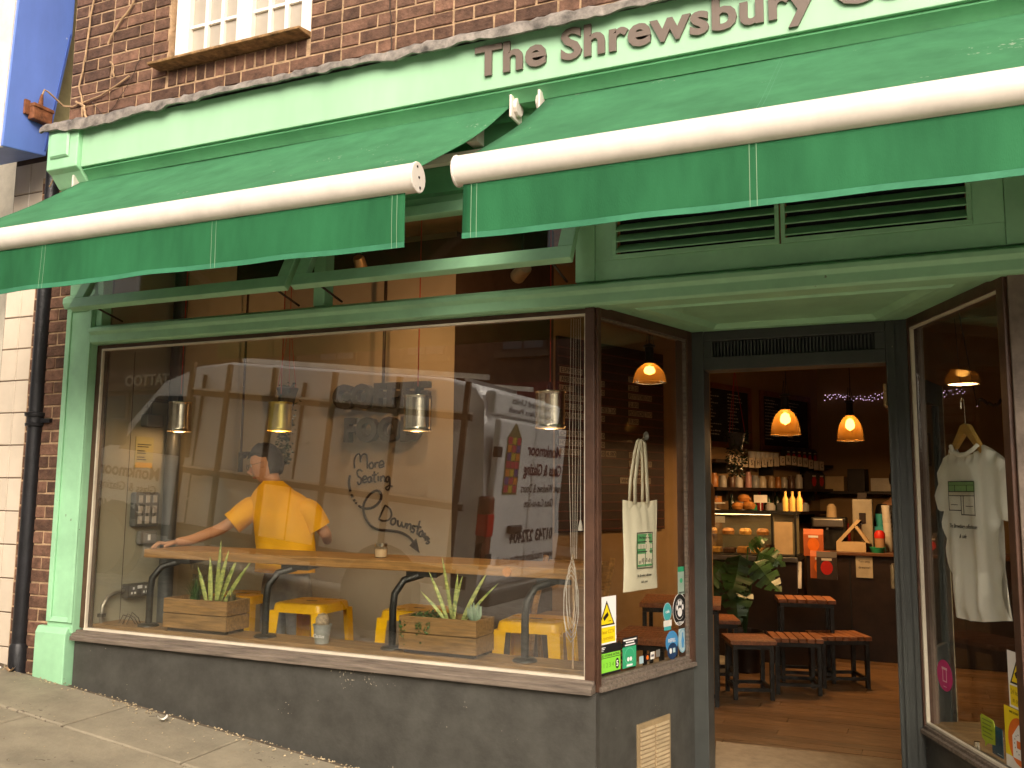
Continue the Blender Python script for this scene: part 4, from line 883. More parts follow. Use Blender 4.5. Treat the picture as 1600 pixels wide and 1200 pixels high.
hc = V((-3.893, .945, 1.698))
bv = [(-3.73, 1.0, 1.02), (-3.735, 1.0, 1.20), (-3.76, .99, 1.38), (-3.80, .975, 1.455), (-3.825, .965, 1.56), (-3.865, .95, 1.645), (-3.885, .945, 1.72), (-3.885, .945, 1.775),   # 0-7 spine, neck, head
      (-3.985, .935, 1.415), (-4.11, .80, 1.28), (-4.19, .62, 1.215), (-4.235, .53, 1.205),                                   # 8-11 left arm
      (-3.60, 1.02, 1.41), (-3.49, 1.08, 1.26), (-3.60, 1.26, 1.20), (-3.66, 1.33, 1.22),                                  # 12-15 right arm
      (-3.81, 1.0, .95), (-3.83, 1.01, .55), (-3.83, 1.04, .12), (-3.85, .94, .06),                                         # 16-19 left leg
      (-3.64, 1.02, .95), (-3.62, 1.03, .55), (-3.61, 1.07, .12), (-3.62, .97, .06)]                                        # 20-23 right leg
be = [(0, 1), (1, 2), (2, 3), (3, 4), (4, 5), (5, 6), (6, 7), (3, 8), (8, 9), (9, 10), (10, 11), (3, 12), (12, 13), (13, 14), (14, 15), (0, 16), (16, 17), (17, 18), (18, 19), (0, 20), (20, 21), (21, 22), (22, 23)]
br = [(.12, .09), (.115, .085), (.12, .085), (.055, .05), .052, .062, (.075, .085), (.06, .07), .040, .041, .034, .026, .040, .041, .034, .028, .08, .058, .042, .035, .08, .058, .042, .035]
skin_mesh('body', bv, be, br, SKIN, pr)
# hand resting on the bar: palm and five fingers
def hand(parent, w, f, s, up, m=SKIN):
    w, f, s, up = V(w), V(f).normalized(), V(s).normalized(), V(up).normalized()
    vs = [w, w+f*.045, w+f*.085]; es = [(0, 1), (1, 2)]; rs = [(.024, .017), (.036, .015), (.036, .013)]
    vs = [tuple(p) for p in vs]
    skin_mesh('palm', vs, es, rs, m, parent, 2)
    for k, (o_, L, dr) in enumerate(((-.030, .055, -.12), (-.010, .070, -.03), (.011, .066, .05), (.030, .050, .14))):
        b0 = w+f*.085+s*o_; d = (f+s*dr).normalized(); P = [b0-f*.02, b0+d*L*.45+up*.010, b0+d*L*.8-up*.004, b0+d*L-up*.016]
        MB().tube(P, [.0095, .0092, .008, .0055], 8).build('finger', m, parent, smooth=True)
    t0 = w+f*.03+s*-.030; MB().tube([t0, t0+f*.03-s*.022-up*.004, t0+f*.06-s*.026-up*.012], [.012, .011, .007], 8).build('thumb', m, parent, smooth=True)
hand(pr, (-4.228, .545, 1.206), (-.42, -.62, -.10), (-.80, .55, 0), (0, 0, 1))
# T-shirt
def ering(cx, cy, z, rx, ry, yaw=.12, n=28):
    return [V((cx+rx*math.cos(2*math.pi*k/n)*math.cos(yaw)-ry*math.sin(2*math.pi*k/n)*math.sin(yaw), cy+rx*math.cos(2*math.pi*k/n)*math.sin(yaw)+ry*math.sin(2*math.pi*k/n)*math.cos(yaw), z)) for k in range(n)]
b = MB(); rings = []
for z, cx, cy, rx, ry in ((1.01, -3.735, .995, .207, .14), (1.055, -3.735, .995, .209, .14), (1.12, -3.737, .995, .206, .136), (1.20, -3.742, .993, .207, .133), (1.28, -3.75, .99, .21, .132), (1.35, -3.765, .985, .214, .13), (1.41, -3.78, .98, .215, .124), (1.455, -3.79, .978, .215, .116), (1.49, -3.80, .975, .195, .105), (1.525, -3.812, .972, .160, .096), (1.555, -3.822, .968, .115, .084), (1.58, -3.83, .965, .083, .072), (1.595, -3.835, .963, .068, .064)): rings.append(ering(cx, cy, z, rx, ry))
b.loft(rings, cap=False)
b.loft([[V(p)+(d.cross(V((0, 0, 1))).normalized()*math.cos(2*math.pi*k/18)+d.cross(d.cross(V((0, 0, 1)))).normalized()*math.sin(2*math.pi*k/18))*r for k in range(18)] for p, d, r in (((-3.90, .965, 1.43), V((-.9, -.2, -.4)), .075), ((-3.975, .945, 1.425), V((-.75, -.45, -.6)), .088), ((-4.025, .90, 1.37), V((-.55, -.55, -.65)), .084), ((-4.07, .855, 1.315), V((-.55, -.55, -.65)), .080))], cap=False)
b.loft([[V(p)+(d.cross(V((0, 0, 1))).normalized()*math.cos(2*math.pi*k/18)+d.cross(d.cross(V((0, 0, 1)))).normalized()*math.sin(2*math.pi*k/18))*r for k in range(18)] for p, d, r in (((-3.67, 1.0, 1.42), V((.9, .2, -.4)), .075), ((-3.60, 1.02, 1.415), V((.6, .2, -.7)), .088), ((-3.555, 1.04, 1.355), V((.5, .3, -.8)), .083), ((-3.525, 1.055, 1.29), V((.4, .3, -.8)), .079))], cap=False)
shr = b.build('t_shirt', SHIRTY, pr, smooth=75, subd=1)
tx = bpy.data.textures.new('folds', 'CLOUDS'); tx.noise_scale = .12; q = shr.modifiers.new('folds', 'DISPLACE'); q.texture = tx; q.strength = .028; q.mid_level = .5
skin_mesh('trousers', [(-3.73, 1.0, 1.10), (-3.73, 1.0, .96), (-3.81, 1.0, .86), (-3.83, 1.01, .5), (-3.83, 1.04, .13), (-3.64, 1.02, .86), (-3.62, 1.03, .5), (-3.61, 1.07, .13)], [(0, 1), (1, 2), (2, 3), (3, 4), (1, 5), (5, 6), (6, 7)], [(.165, .12), (.165, .125), .105, .078, .062, .105, .078, .062], JEANS, pr, 2)
# head: face turned to the left of the picture and slightly down
FW = V((-.90, -.36, -.26)).normalized(); SD = V((.02, 1, .0)); SD = (SD-FW*SD.dot(FW)).normalized(); UPH = FW.cross(SD)*-1
if UPH.z < 0: UPH = -UPH
def hp(f, s, u): return hc+FW*f+SD*s+UPH*u
b = MB(); rings = []
for i in range(15):
    u = -.125+i*.25/14; k = (u/.125); ww = math.sqrt(max(.0, 1-k*k)); ring = []
    for j in range(20):
        a = 2*math.pi*j/20; f = math.cos(a)*.098*ww; s = math.sin(a)*.076*ww
        if f > 0 and u < .02: f *= .92; s *= (1+.6*min(0, u+.02)/.1*.5)
        ring.append(hp(f, s, u))
    rings.append(ring)
b.loft(rings).build('head', SKIN, pr, smooth=60)
MB().tube([hp(.088, 0, .01), hp(.112, 0, -.022), hp(.096, 0, -.04)], [.010, .016, .008], 8).build('nose', SKIN, pr, smooth=True)
MB().tube([hp(.082, -.022, -.064), hp(.09, 0, -.064), hp(.082, .022, -.064)], .0055, 6).build('mouth', mat('lips', (.38, .13, .09), .5), pr)
for s in (-1, 1):
    b = MB(); b.lathe([(0, .014), (.018, .010), (.027, 0), (.018, -.008)], 12, hp(-.005, s*.074, -.005), Fr((0, 0, 0), FW*.8, UPH)); b.build('ear', SKIN, pr, smooth=True)
    MB().lathe([(0, .010), (.008, .007), (.011, 0)], 10, hp(.082, s*.032, .012), Fr((0, 0, 0), SD, UPH)).build('eye', WHITE, pr, smooth=True)
gl = MB().tube([hp(.10, -.06, .012), hp(.112, 0, .012), hp(.10, .06, .012)], .0018, 6)
for s in (-1, 1):
    gl.tube([hp(.106, s*.034+.024*math.cos(a*.5236), .006+.019*math.sin(a*.5236)) for a in range(13)], .0016, 6).tube([hp(.10, s*.06, .012), hp(.0, s*.078, .008)], .0016, 6)
gl.build('glasses', BLACK, pr)
b = MB(); rn = random.Random(5); rings = []
for i in range(13):
    u = -.075+i*.222/12; k = (u-.01)/.140; ww = math.sqrt(max(.001, 1-k*k)); ring = []
    for j in range(24):
        a = 2*math.pi*j/24; f = math.cos(a)*.112*ww; s = math.sin(a)*.088*ww
        if u < .045+.25*max(0, f) and f > -.035: f *= .78; s *= .78
        g = 1+rn.uniform(-.03, .05); ring.append(hp((f-.012)*g, s*g, u+(.012 if f > .02 else 0)))
    rings.append(ring)
b.loft(rings).build('hair', HAIR, pr, smooth=70)
for k in range(14):
    a = hp(.06+rn.uniform(-.03, .03), rn.uniform(-.06, .06), .095); MB().tube([a, a+FW*.045+UPH*.012, a+FW*.065-UPH*.015], [.012, .009, .002], 5).build('hair_lock', HAIR, pr, smooth=True)
# barista glimpsed behind the counter
pb = thing('person', 'person in dark clothes behind the counter, cut off by the door jamb', 'person', (-.10, 6.25, FZ))
skin_mesh('body', [(-.10, 6.25, 1.0), (-.10, 6.25, 1.30), (-.10, 6.24, 1.45), (-.10, 6.22, 1.55), (-.11, 6.19, 1.62), (-.11, 6.19, 1.70), (-.27, 6.2, 1.41), (-.31, 6.12, 1.15), (-.22, 5.95, 1.08), (.08, 6.2, 1.41), (.12, 6.1, 1.15), (.05, 5.95, 1.08), (-.18, 6.25, .9), (-.18, 6.27, .1), (-.02, 6.25, .9), (-.02, 6.27, .1)],
          [(0, 1), (1, 2), (2, 3), (3, 4), (4, 5), (2, 6), (6, 7), (7, 8), (2, 9), (9, 10), (10, 11), (0, 12), (12, 13), (0, 14), (14, 15)], [(.15, .1), (.16, .11), (.13, .09), .055, (.075, .09), (.07, .085), .06, .045, .032, .06, .045, .032, .08, .05, .08, .05], SKIN, pb)
skin_mesh('shirt', [(-.10, 6.25, .95), (-.10, 6.25, 1.25), (-.10, 6.24, 1.43), (-.27, 6.2, 1.40), (-.31, 6.12, 1.18), (.08, 6.2, 1.40), (.12, 6.1, 1.18)], [(0, 1), (1, 2), (2, 3), (3, 4), (2, 5), (5, 6)], [(.18, .13), (.185, .13), (.15, .11), .08, .062, .08, .062], BLACK, pb)
MB().lathe([(.0, .115), (.05, .105), (.085, .06), (.095, 0), (.088, -.05)], 16, (-.105, 6.20, 1.70)).build('hair', HAIR, pb, smooth=True)

# ------------------------------------------------------------------ tote bag, T-shirt and stickers
tb = thing('tote_bag', 'cream cotton tote bag with a green shopfront drawing hanging in the lobby window', 'tote bag', LF(.47, 1.05, -.06))
TBF = Fr(LF(0, 0, -.055), LF.u)
def bagf(side):
    def fn(u, v):
        a = .305+.295*u+(.01*(1-v)*(u-.5)); z = 1.075+.435*v; blg = .022*math.sin(math.pi*u)**.6*math.sin(math.pi*min(1, v*1.05+.02))**.5+.004*math.sin(u*23)*v
        return TBF(a, z-.012*math.sin(math.pi*u)*(v if v > .5 else 0), side*blg+.004*math.sin(u*9+v*5))
    return fn
b = MB().sheet(bagf(1), 22, 20); b.sheet(bagf(-1), 22, 20); b.build('bag_body', TOTE, tb, smooth=True)
for s in (1, -1):
    b = MB(); pts = [(.385, 1.49), (.39, 1.60), (.425, 1.74), (.45, 1.80), (.47, 1.81), (.485, 1.79), (.495, 1.70), (.50, 1.58), (.50, 1.49)]
    b.sheet(lambda u, v: TBF(pts[min(8, int(round(v*8)))][0]+(u-.5)*.028+.006*s, pts[min(8, int(round(v*8)))][1], s*(.012-.008*math.sin(math.pi*v))), 1, 8)
    b.build('strap', TOTE, tb, smooth=True, solid=.003)
tg = MB().fbox(TBF, .39, .522, 1.19, 1.345, .0235, .0245).build('print', mat('mint ink', (.10, .36, .14), .7), tb)
b = MB()
for (a0, a1, z0, z1) in ((.378, .504, 1.255, 1.285), (.378, .44, 1.18, 1.238), (.448, .504, 1.18, 1.238)): b.fbox(TBF, a0+.015, a1+.015, z0+.02, z1+.012, .0247, .0252)
b.build('print_panes', TOTE, tb)
b = MB()
for (a0, a1, z0, z1) in ((.370, .512, 1.333, 1.337), (.370, .512, 1.164, 1.168), (.370, .374, 1.164, 1.337), (.508, .512, 1.164, 1.337), (.374, .508, 1.290, 1.293), (.374, .508, 1.243, 1.246), (.443, .446, 1.168, 1.243)): b.fbox(TBF, a0+.015, a1+.015, z0+.02, z1+.012, .0253, .0257)
for k in range(9): b.fbox(TBF, .40+k*.0135, .406+k*.0135, 1.205+rj(.006), 1.222+rj(.008), .0253, .0257); b.fbox(TBF, .399+k*.0135, .401+k*.0135, 1.272, 1.295, .0253, .0257)
b.build('print_lines', BLACK, tb)
text('print_lettering', 'The Shrewsbury', .016, BLACK, tb, TBF, .456, 1.322, .0254, extr=.0003)
text('handwriting', 'The Shrewsbury coffeehouse', .017, BLACK, tb, TBF, .452, 1.142, .0235, extr=.0004, shear=.35, width=.125); text('handwriting', 'take you', .017, BLACK, tb, TBF, .452, 1.112, .0225, extr=.0004, shear=.35)
hk = thing('suction_hook', 'small clear suction hook holding the tote straps', 'hook', LF(.47, 1.81, -.03))
MB().lathe([(.022, 0), (.018, .008), (.006, .014), (0, .016)], 14, LF(.475, 1.825, -.029), Fr((0, 0, 0), LF.u*-1)).build('cup', GREYPL, hk, smooth=True); MB().tube([LF(.475, 1.825, -.04), LF(.475, 1.80, -.065), LF(.475, 1.815, -.075)], .003, 5).build('hook_wire', TIN, hk)
# T-shirt on a wooden hanger in the other lobby window
ts = thing('hanging_t_shirt', 'white T-shirt with a green shopfront print hanging in the right lobby window', 'T-shirt', RF(.36, 1.02, -.10))
class FrS(Fr):
    def __call__(s, a, b, c=0.0): return s.o + s.u*((a-.36)*.86) + s.v*b + s.n*c
TF2 = FrS(RF(.36, 0, -.115), (.5, -.866, 0))
outl = [(.135, 1.02), (.26, 1.005), (.39, 1.012), (.50, 1.03), (.622, 1.045), (.585, 1.25), (.562, 1.455), (.60, 1.445), (.715, 1.49), (.67, 1.61), (.612, 1.692), (.53, 1.732), (.43, 1.768), (.41, 1.745), (.36, 1.728), (.30, 1.727), (.24, 1.738), (.20, 1.772), (.13, 1.735), (.07, 1.70), (.045, 1.60), (.032, 1.492), (.06, 1.475), (.088, 1.475), (.10, 1.35), (.12, 1.18)]
bmt = bmesh.new()
for side in (1, -1):
    vs = [bmt.verts.new((a, z, side*.012)) for a, z in outl]; f = bmt.faces.new(vs if side > 0 else vs[::-1])
bmesh.ops.triangulate(bmt, faces=bmt.faces[:])
for _ in range(4): bmesh.ops.subdivide_edges(bmt, edges=[e for e in bmt.edges if e.calc_length() > .03], cuts=1, use_grid_fill=False); bmesh.ops.triangulate(bmt, faces=bmt.faces[:])
me = bpy.data.meshes.new('cloth'); 
def inset(a, z): return min(1.0, min(math.hypot(a-p[0], z-p[1]) for p in outl)/.05)
for v in bmt.verts:
    a, z, s = v.co.x, v.co.y, (1 if v.co.z > 0 else -1)
    k = inset(a, z); hang = max(0, min(1, (1.72-z)/.6)); fold = .013*hang*math.sin((a-.05*(1.7-z))*34+1)+.008*hang*math.sin(a*61+z*2)+.006*math.sin(a*16+z*9)
    v.co = TF2(a, z, s*.002+((.024 if s > 0 else -.005)*k*(1-abs(a-.36)*1.2))+fold)
bmt.to_mesh(me); bmt.free(); me.polygons.foreach_set('use_smooth', [True]*len(me.polygons)); sh = place('cloth', me, SHIRTW, ts)
MB().tube([TF2(.20, 1.770, .02), TF2(.24, 1.739, .035), TF2(.30, 1.727, .04), TF2(.36, 1.728, .04), TF2(.41, 1.745, .035), TF2(.43, 1.768, .02)], .009, 8).build('collar', SHIRTW, ts, smooth=True)
pg = MB().fbox(TF2, .205, .425, 1.565, 1.61, .043, .044).build('print', mat('pale mint ink', (.22, .42, .18), .7), ts)
b = MB()
for (a0, a1, z0, z1) in ((.205, .425, 1.607, 1.611), (.205, .425, 1.592, 1.594), (.205, .425, 1.563, 1.567), (.205, .425, 1.545, 1.548), (.205, .208, 1.48, 1.611), (.422, .425, 1.46, 1.611), (.205, .31, 1.48, 1.484), (.31, .425, 1.462, 1.466), (.31, .313, 1.466, 1.545), (.33, .333, 1.466, 1.545), (.26, .263, 1.567, 1.592), (.36, .363, 1.567, 1.592)): b.fbox(TF2, a0, a1, z0, z1, .0445, .0455)
b.fbox(TF2, .225, .28, 1.505, 1.508, .0445, .0455).fbox(TF2, .35, .41, 1.50, 1.503, .0445, .0455); b.build('print_lines', BLACK, ts)
text('handwriting', 'The Shrewsbury coffeehouse', .026, BLACK, ts, TF2, .315, 1.405, .044, extr=.0005, shear=.35, width=.23); text('handwriting', '& cafe', .024, BLACK, ts, TF2, .31, 1.362, .044, extr=.0005, shear=.35)
hg = thing('coat_hanger', 'wooden coat hanger with a wire hook inside the white T-shirt', 'hanger', RF(.30, 1.83, -.105))
MB().prism([(.155, 1.735), (.27, 1.86), (.30, 1.868), (.335, 1.86), (.45, 1.735), (.435, 1.722), (.31, 1.82), (.295, 1.82), (.17, 1.722)], TF2, -.012, .012).build('wood', mat('hanger wood', (.46, .26, .07), .4, var=.2, scale=8), hg, bevel=.005)
MB().tube([TF2(.30, 1.865, 0), TF2(.30, 1.93, 0), TF2(.295, 1.975, 0), TF2(.28, 1.985, 0), TF2(.268, 1.965, 0), TF2(.268, 1.935, 0)], .003, 6).build('hook', TIN, hg)
MB().tube([TF2(.282, 1.986, 0), TF2(.27, 2.1, .0), TF2(.25, 2.35, .0)], .0015, 5).build('line', DARKCABLE, hg)

def ell(fr, a, z, ra, rz, n=26): return [(a+ra*math.cos(2*math.pi*k/n), z+rz*math.sin(2*math.pi*k/n)) for k in range(n)]
def flat(poly, fr, c0, c1, name, m, p): return MB().prism(poly, fr, c0, c1).build(name, m, p)
def rect(a0, a1, z0, z1): return [(a0, z0), (a1, z0), (a1, z1), (a0, z1)]
def cctv(fr, a, z, w, h, label):
    C0 = -.0215; s = thing('cctv_sticker', label, 'sticker', fr(a+w/2, z, C0)); k = w/.155
    flat(rect(a, a+w, z, z+h), fr, C0, C0+.0006, 'backing', WHITE, s); flat(rect(a+.008*k, a+w-.008*k, z+.008*k, z+.078*k), fr, C0+.0006, C0+.001, 'yellow_panel', YSIGN, s)
    cx = a+w/2; t0, t1 = z+.085*k, z+.20*k
    flat([(a+.012*k, t0), (a+w-.012*k, t0), (cx, t1)], fr, C0+.0006, C0+.001, 'triangle_border', BLACK, s); flat([(a+.024*k, t0+.007*k), (a+w-.024*k, t0+.007*k), (cx, t1-.016*k)], fr, C0+.001, C0+.0014, 'triangle', YSIGN, s)
    c, sn = math.cos(.6), math.sin(.6); q = [(cx-.005*k+x*c-y*sn, t0+.044*k+x*sn+y*c) for x, y in ((-.025*k, -.009*k), (.018*k, -.009*k), (.018*k, .010*k), (-.025*k, .010*k))]
    flat(q, fr, C0+.0014, C0+.0018, 'camera_symbol', DKBROWN, s); flat(rect(cx+.012*k, cx+.036*k, t0+.018*k, t0+.021*k), fr, C0+.0014, C0+.0018, 'bracket_symbol', DKBROWN, s)
    INK = mat('ochre ink', (.36, .22, .01), .5)
    text('lettering', '24 hour CCTV', .026*k, INK, s, fr, cx, z+.048*k, C0+.0014, extr=.0003, width=.125*k); text('lettering', 'in operation', .026*k, INK, s, fr, cx, z+.020*k, C0+.0014, extr=.0003, width=.105*k)
    return s
CZ = -.0215
cctv(LF, .040, .862, .150, .212, 'white and yellow CCTV sticker in the left lobby window above the green rating')
cctv(RF, .735, .745, .165, .212, 'white and yellow CCTV sticker in the right lobby window')
s = thing('hygiene_sticker', 'black and lime green food hygiene rating sticker showing five', 'sticker', LF(.13, .74, CZ))
flat(rect(.040, .228, .728, .858), LF, CZ, CZ+.0006, 'backing', BLACK, s); flat(rect(.044, .224, .738, .80), LF, CZ+.0006, CZ+.001, 'green_panel', GREENPR, s); flat(rect(.044, .224, .803, .822), LF, CZ+.0006, CZ+.001, 'green_band', GREENPR, s)
text('lettering', 'FOOD HYGIENE RATING', .015, BLACK, s, LF, .133, .807, CZ+.0014, extr=.0003, width=.165); text('numbers', '0 1 2 3 4', .028, mat('faint ink', (.10, .35, .03), .5), s, LF, .115, .760, CZ+.0014, extr=.0003, width=.11)
flat(ell(LF, .198, .768, .015, .024), LF, CZ+.001, CZ+.0014, 'rating_disc', BLACK, s); text('rating', '5', .036, WHITE, s, LF, .198, .756, CZ+.0018, extr=.0003, bold=.001)
flat(ell(LF, .058, .842, .007, .010, 14), LF, CZ+.0006, CZ+.001, 'crest', WHITE, s)
for k in range(3): flat(rect(.07, .105-.008*k, .847-.007*k, .850-.007*k), LF, CZ+.0006, CZ+.001, 'small_print', WHITE, s)
s = thing('travel_sticker', 'emerald green round badge sticker under a black label beside the food rating', 'sticker', LF(.30, .735, CZ))
flat(rect(.243, .358, .735, .83), LF, CZ, CZ+.0006, 'backing', EMER, s); flat(rect(.243, .372, .832, .872), LF, CZ, CZ+.0006, 'black_label', BLACK, s)
for z_, w_ in ((.861, .11), (.85, .07), (.838, .085)): flat(rect(.306-w_/2, .306+w_/2, z_-.003, z_+.003), LF, CZ+.0006, CZ+.001, 'label_print', WHITE, s)
flat(ell(LF, .30, .787, .042, .038), LF, CZ+.0006, CZ+.001, 'ring', mat('light emerald', (.10, .5, .28), .5), s); flat(ell(LF, .30, .787, .038, .034), LF, CZ+.001, CZ+.0014, 'disc', EMER, s)
for d in (-.011, .011): flat(ell(LF, .30+d, .773, .010, .010, 14), LF, CZ+.0014, CZ+.0018, 'eye_symbol', WHITE, s)
flat(rect(.275, .325, .741, .750), LF, CZ+.0014, CZ+.0018, 'label_print', WHITE, s)
s = thing('paw_sticker', 'round black dog friendly sticker with a white paw', 'sticker', LF(.765, .96, CZ)); pa, pz = .765, .957
for rr_, m_, i in ((.080, WHITE, 0), (.076, BLACK, 1), (.052, WHITE, 2), (.050, BLACK, 3)): flat(ell(LF, pa, pz, rr_*.85, rr_), LF, CZ+.0004*i, CZ+.0004*(i+1), 'ring', m_, s)
flat(ell(LF, pa, pz-.014, .022, .022), LF, CZ+.0016, CZ+.002, 'paw_pad', WHITE, s)
for da, dz in ((-.027, .010), (-.010, .032), (.011, .032), (.028, .010)): flat(ell(LF, pa+da, pz+dz, .009, .014, 14), LF, CZ+.0016, CZ+.002, 'paw_toe', WHITE, s)
text('lettering', 'DOG FRIENDLY', .016, WHITE, s, LF, pa, pz-.071, CZ+.001, extr=.0003, width=.08)
s = thing('cafe_sticker', 'teal rosette sticker with a pale ribbon beside the paw sticker', 'sticker', LF(.66, .92, CZ))
flat(ell(LF, .645, .955, .040, .046), LF, CZ, CZ+.0006, 'rim', PALEBL, s); flat(ell(LF, .645, .955, .036, .042), LF, CZ+.0006, CZ+.001, 'rosette', TEAL, s); flat(rect(.606, .684, .885, .915), LF, CZ+.0012, CZ+.0016, 'ribbon', CARD, s); flat(rect(.612, .678, .866, .886), LF, CZ, CZ+.0008, 'ribbon_tail', TEAL, s)
text('lettering', 'cafe', .024, WHITE, s, LF, .645, .95, CZ+.0014, extr=.0003)
s = thing('payment_sticker', 'round blue sticker over a navy disc low in the left lobby window', 'sticker', LF(.69, .77, CZ))
flat(ell(LF, .685, .805, .060, .055), LF, CZ, CZ+.0006, 'blue_disc', BLUEPR, s); flat(ell(LF, .69, .760, .048, .040), LF, CZ+.0006, CZ+.001, 'navy_disc', NAVY, s)
text('lettering', 'REFILL', .026, WHITE, s, LF, .685, .805, CZ+.0014, extr=.0003, width=.07); flat(ell(LF, .672, .762, .012, .014, 12), LF, CZ+.001, CZ+.0014, 'dot', WHITE, s); flat(rect(.695, .716, .752, .774), LF, CZ+.001, CZ+.0014, 'mark', PALEBL, s)
s = thing('water_sticker', 'pale blue oval sticker with a bottle drawing beside the blue sticker', 'sticker', LF(.80, .80, CZ))
flat(rect(.752, .815, .80, .86), LF, CZ, CZ+.0005, 'backing', PALEBL, s); flat(ell(LF, .79, .80, .045, .06), LF, CZ+.0005, CZ+.001, 'oval', mat('dusty blue', (.2, .36, .42), .5), s); flat(ell(LF, .79, .80, .038, .052), LF, CZ+.001, CZ+.0014, 'oval_inner', PALEBL, s)
flat([(.782, .765), (.798, .765), (.803, .80), (.795, .825), (.795, .84), (.785, .84), (.785, .825), (.777, .80)], LF, CZ+.0014, CZ+.0018, 'bottle_symbol', BLUEPR, s)
for i, (a, m_, lab) in enumerate(((.385, PALEBL, 'small pale blue card logo sticker at the foot of the left lobby window'), (.435, DKBROWN, 'small dark card logo sticker with an orange dot in the left lobby window'), (.485, CARD, 'small white card logo sticker at the foot of the left lobby window'), (.535, GREYPL, 'small grey card logo sticker at the foot of the left lobby window'))):
    s = thing('card_sticker', lab, 'sticker', LF(a, .745, CZ), group='payment card logo stickers'); flat(rect(a, a+.036, .738+.004*i, .772+.004*i), LF, CZ, CZ+.0006, 'backing', m_, s)
    if i == 1: flat(ell(LF, a+.022, .759, .010, .011, 14), LF, CZ+.0006, CZ+.001, 'dot', ORANGEP, s)
    if i == 2: flat(rect(a+.006, a+.030, .757, .768), LF, CZ+.0006, CZ+.001, 'mark', mat('card ink', (.12, .12, .14), .5), s)
s = thing('green_sticker', 'upright pale green leaflet sticker above the paw sticker', 'sticker', LF(.79, 1.05, CZ))
flat(rect(.75, .815, 1.03, 1.17), LF, CZ, CZ+.0006, 'backing', mat('pale sage', (.34, .45, .36), .5), s); flat(rect(.75, .815, 1.145, 1.17), LF, CZ+.0006, CZ+.001, 'band', EMER, s); text('lettering', 'happycow', .014, BLACK, s, LF, .783, 1.037, CZ+.0014, extr=.0003, width=.05); flat(ell(LF, .783, 1.10, .014, .012, 14), LF, CZ+.0006, CZ+.001, 'symbol', EMER, s)
# right window stickers
s = thing('pink_sticker', 'round magenta sticker with a cup drawing at the edge of the right lobby window', 'sticker', RF(.18, .69, CZ))
flat(ell(RF, .185, .75, .075, .068), RF, CZ, CZ+.0006, 'disc', PINK, s); b = MB()
for (a0, a1, z0, z1) in ((.160, .210, .775, .785), (.165, .170, .725, .775), (.200, .205, .725, .775), (.165, .205, .722, .727), (.170, .20, .70, .703)): b.fbox(RF, a0, a1, z0, z1, CZ+.0006, CZ+.001)
b.build('cup_drawing', mat('pale pink', (.75, .45, .48), .5), s)
s = thing('speech_card', 'lime speech bubble card with a blue backing on the right lobby sill', 'card', RF(.53, .52, -.05)); GFr = Fr(RF(0, 0, -.05), RF.u)
flat(rect(.52, .605, .512, .625), GFr, -.004, -.002, 'blue_card', mat('petrol card', (.02, .10, .16), .5), s); flat([(.445, .555), (.47, .545), (.468, .525), (.49, .543), (.55, .55), (.555, .62), (.545, .645), (.45, .65), (.44, .64)], GFr, 0, .002, 'bubble', LIME, s)
for k in range(5): flat(rect(.455, .535-.01*(k % 2), .630-.016*k, .635-.016*k), GFr, .002, .0025, 'print_line', mat('olive ink', (.2, .28, .03), .5), s)
flat(rect(.56, .60, .52, .523), GFr, -.002, -.0015, 'print_line', PALEBL, s)
s = thing('house_sticker', 'yellow sticker with orange ring and white house, low in the right lobby window', 'sticker', RF(.80, .52, CZ))
flat(rect(.69, .885, .515, .742), RF, CZ, CZ+.0006, 'backing', YSIGN, s); flat(rect(.69, .885, .515, .56), RF, CZ+.0006, CZ+.0008, 'white_foot', CARD, s); flat(ell(RF, .795, .625, .082, .088), RF, CZ+.001, CZ+.0014, 'ring', ORANGEP, s)
flat([(.745, .56), (.845, .56), (.845, .64), (.795, .69), (.745, .64)], RF, CZ+.0014, CZ+.0018, 'house', WHITE, s); flat(rect(.775, .812, .60, .628), RF, CZ+.0018, CZ+.0022, 'loaf', ORANGEP, s)
for k in range(14): a_ = k*.449; flat(ell(RF, .795+.036*math.cos(a_), .615+.036*math.sin(a_), .003, .003, 8), RF, CZ+.0018, CZ+.0022, 'dot', GREYPL, s)
text('lettering', 'WE DONT TAKE IT', .012, DKBROWN, s, RF, .79, .722, CZ+.0012, extr=.0003, width=.12)
tg_ = MB().lathe([(0, .03), (.012, .03), (.014, 0)], 12, GFr(.44, .505, .02)).build('metal_thimble', TIN, smooth=True); tag(tg_, 'small metal thimble on the right lobby sill beside the lime card', 'thimble')

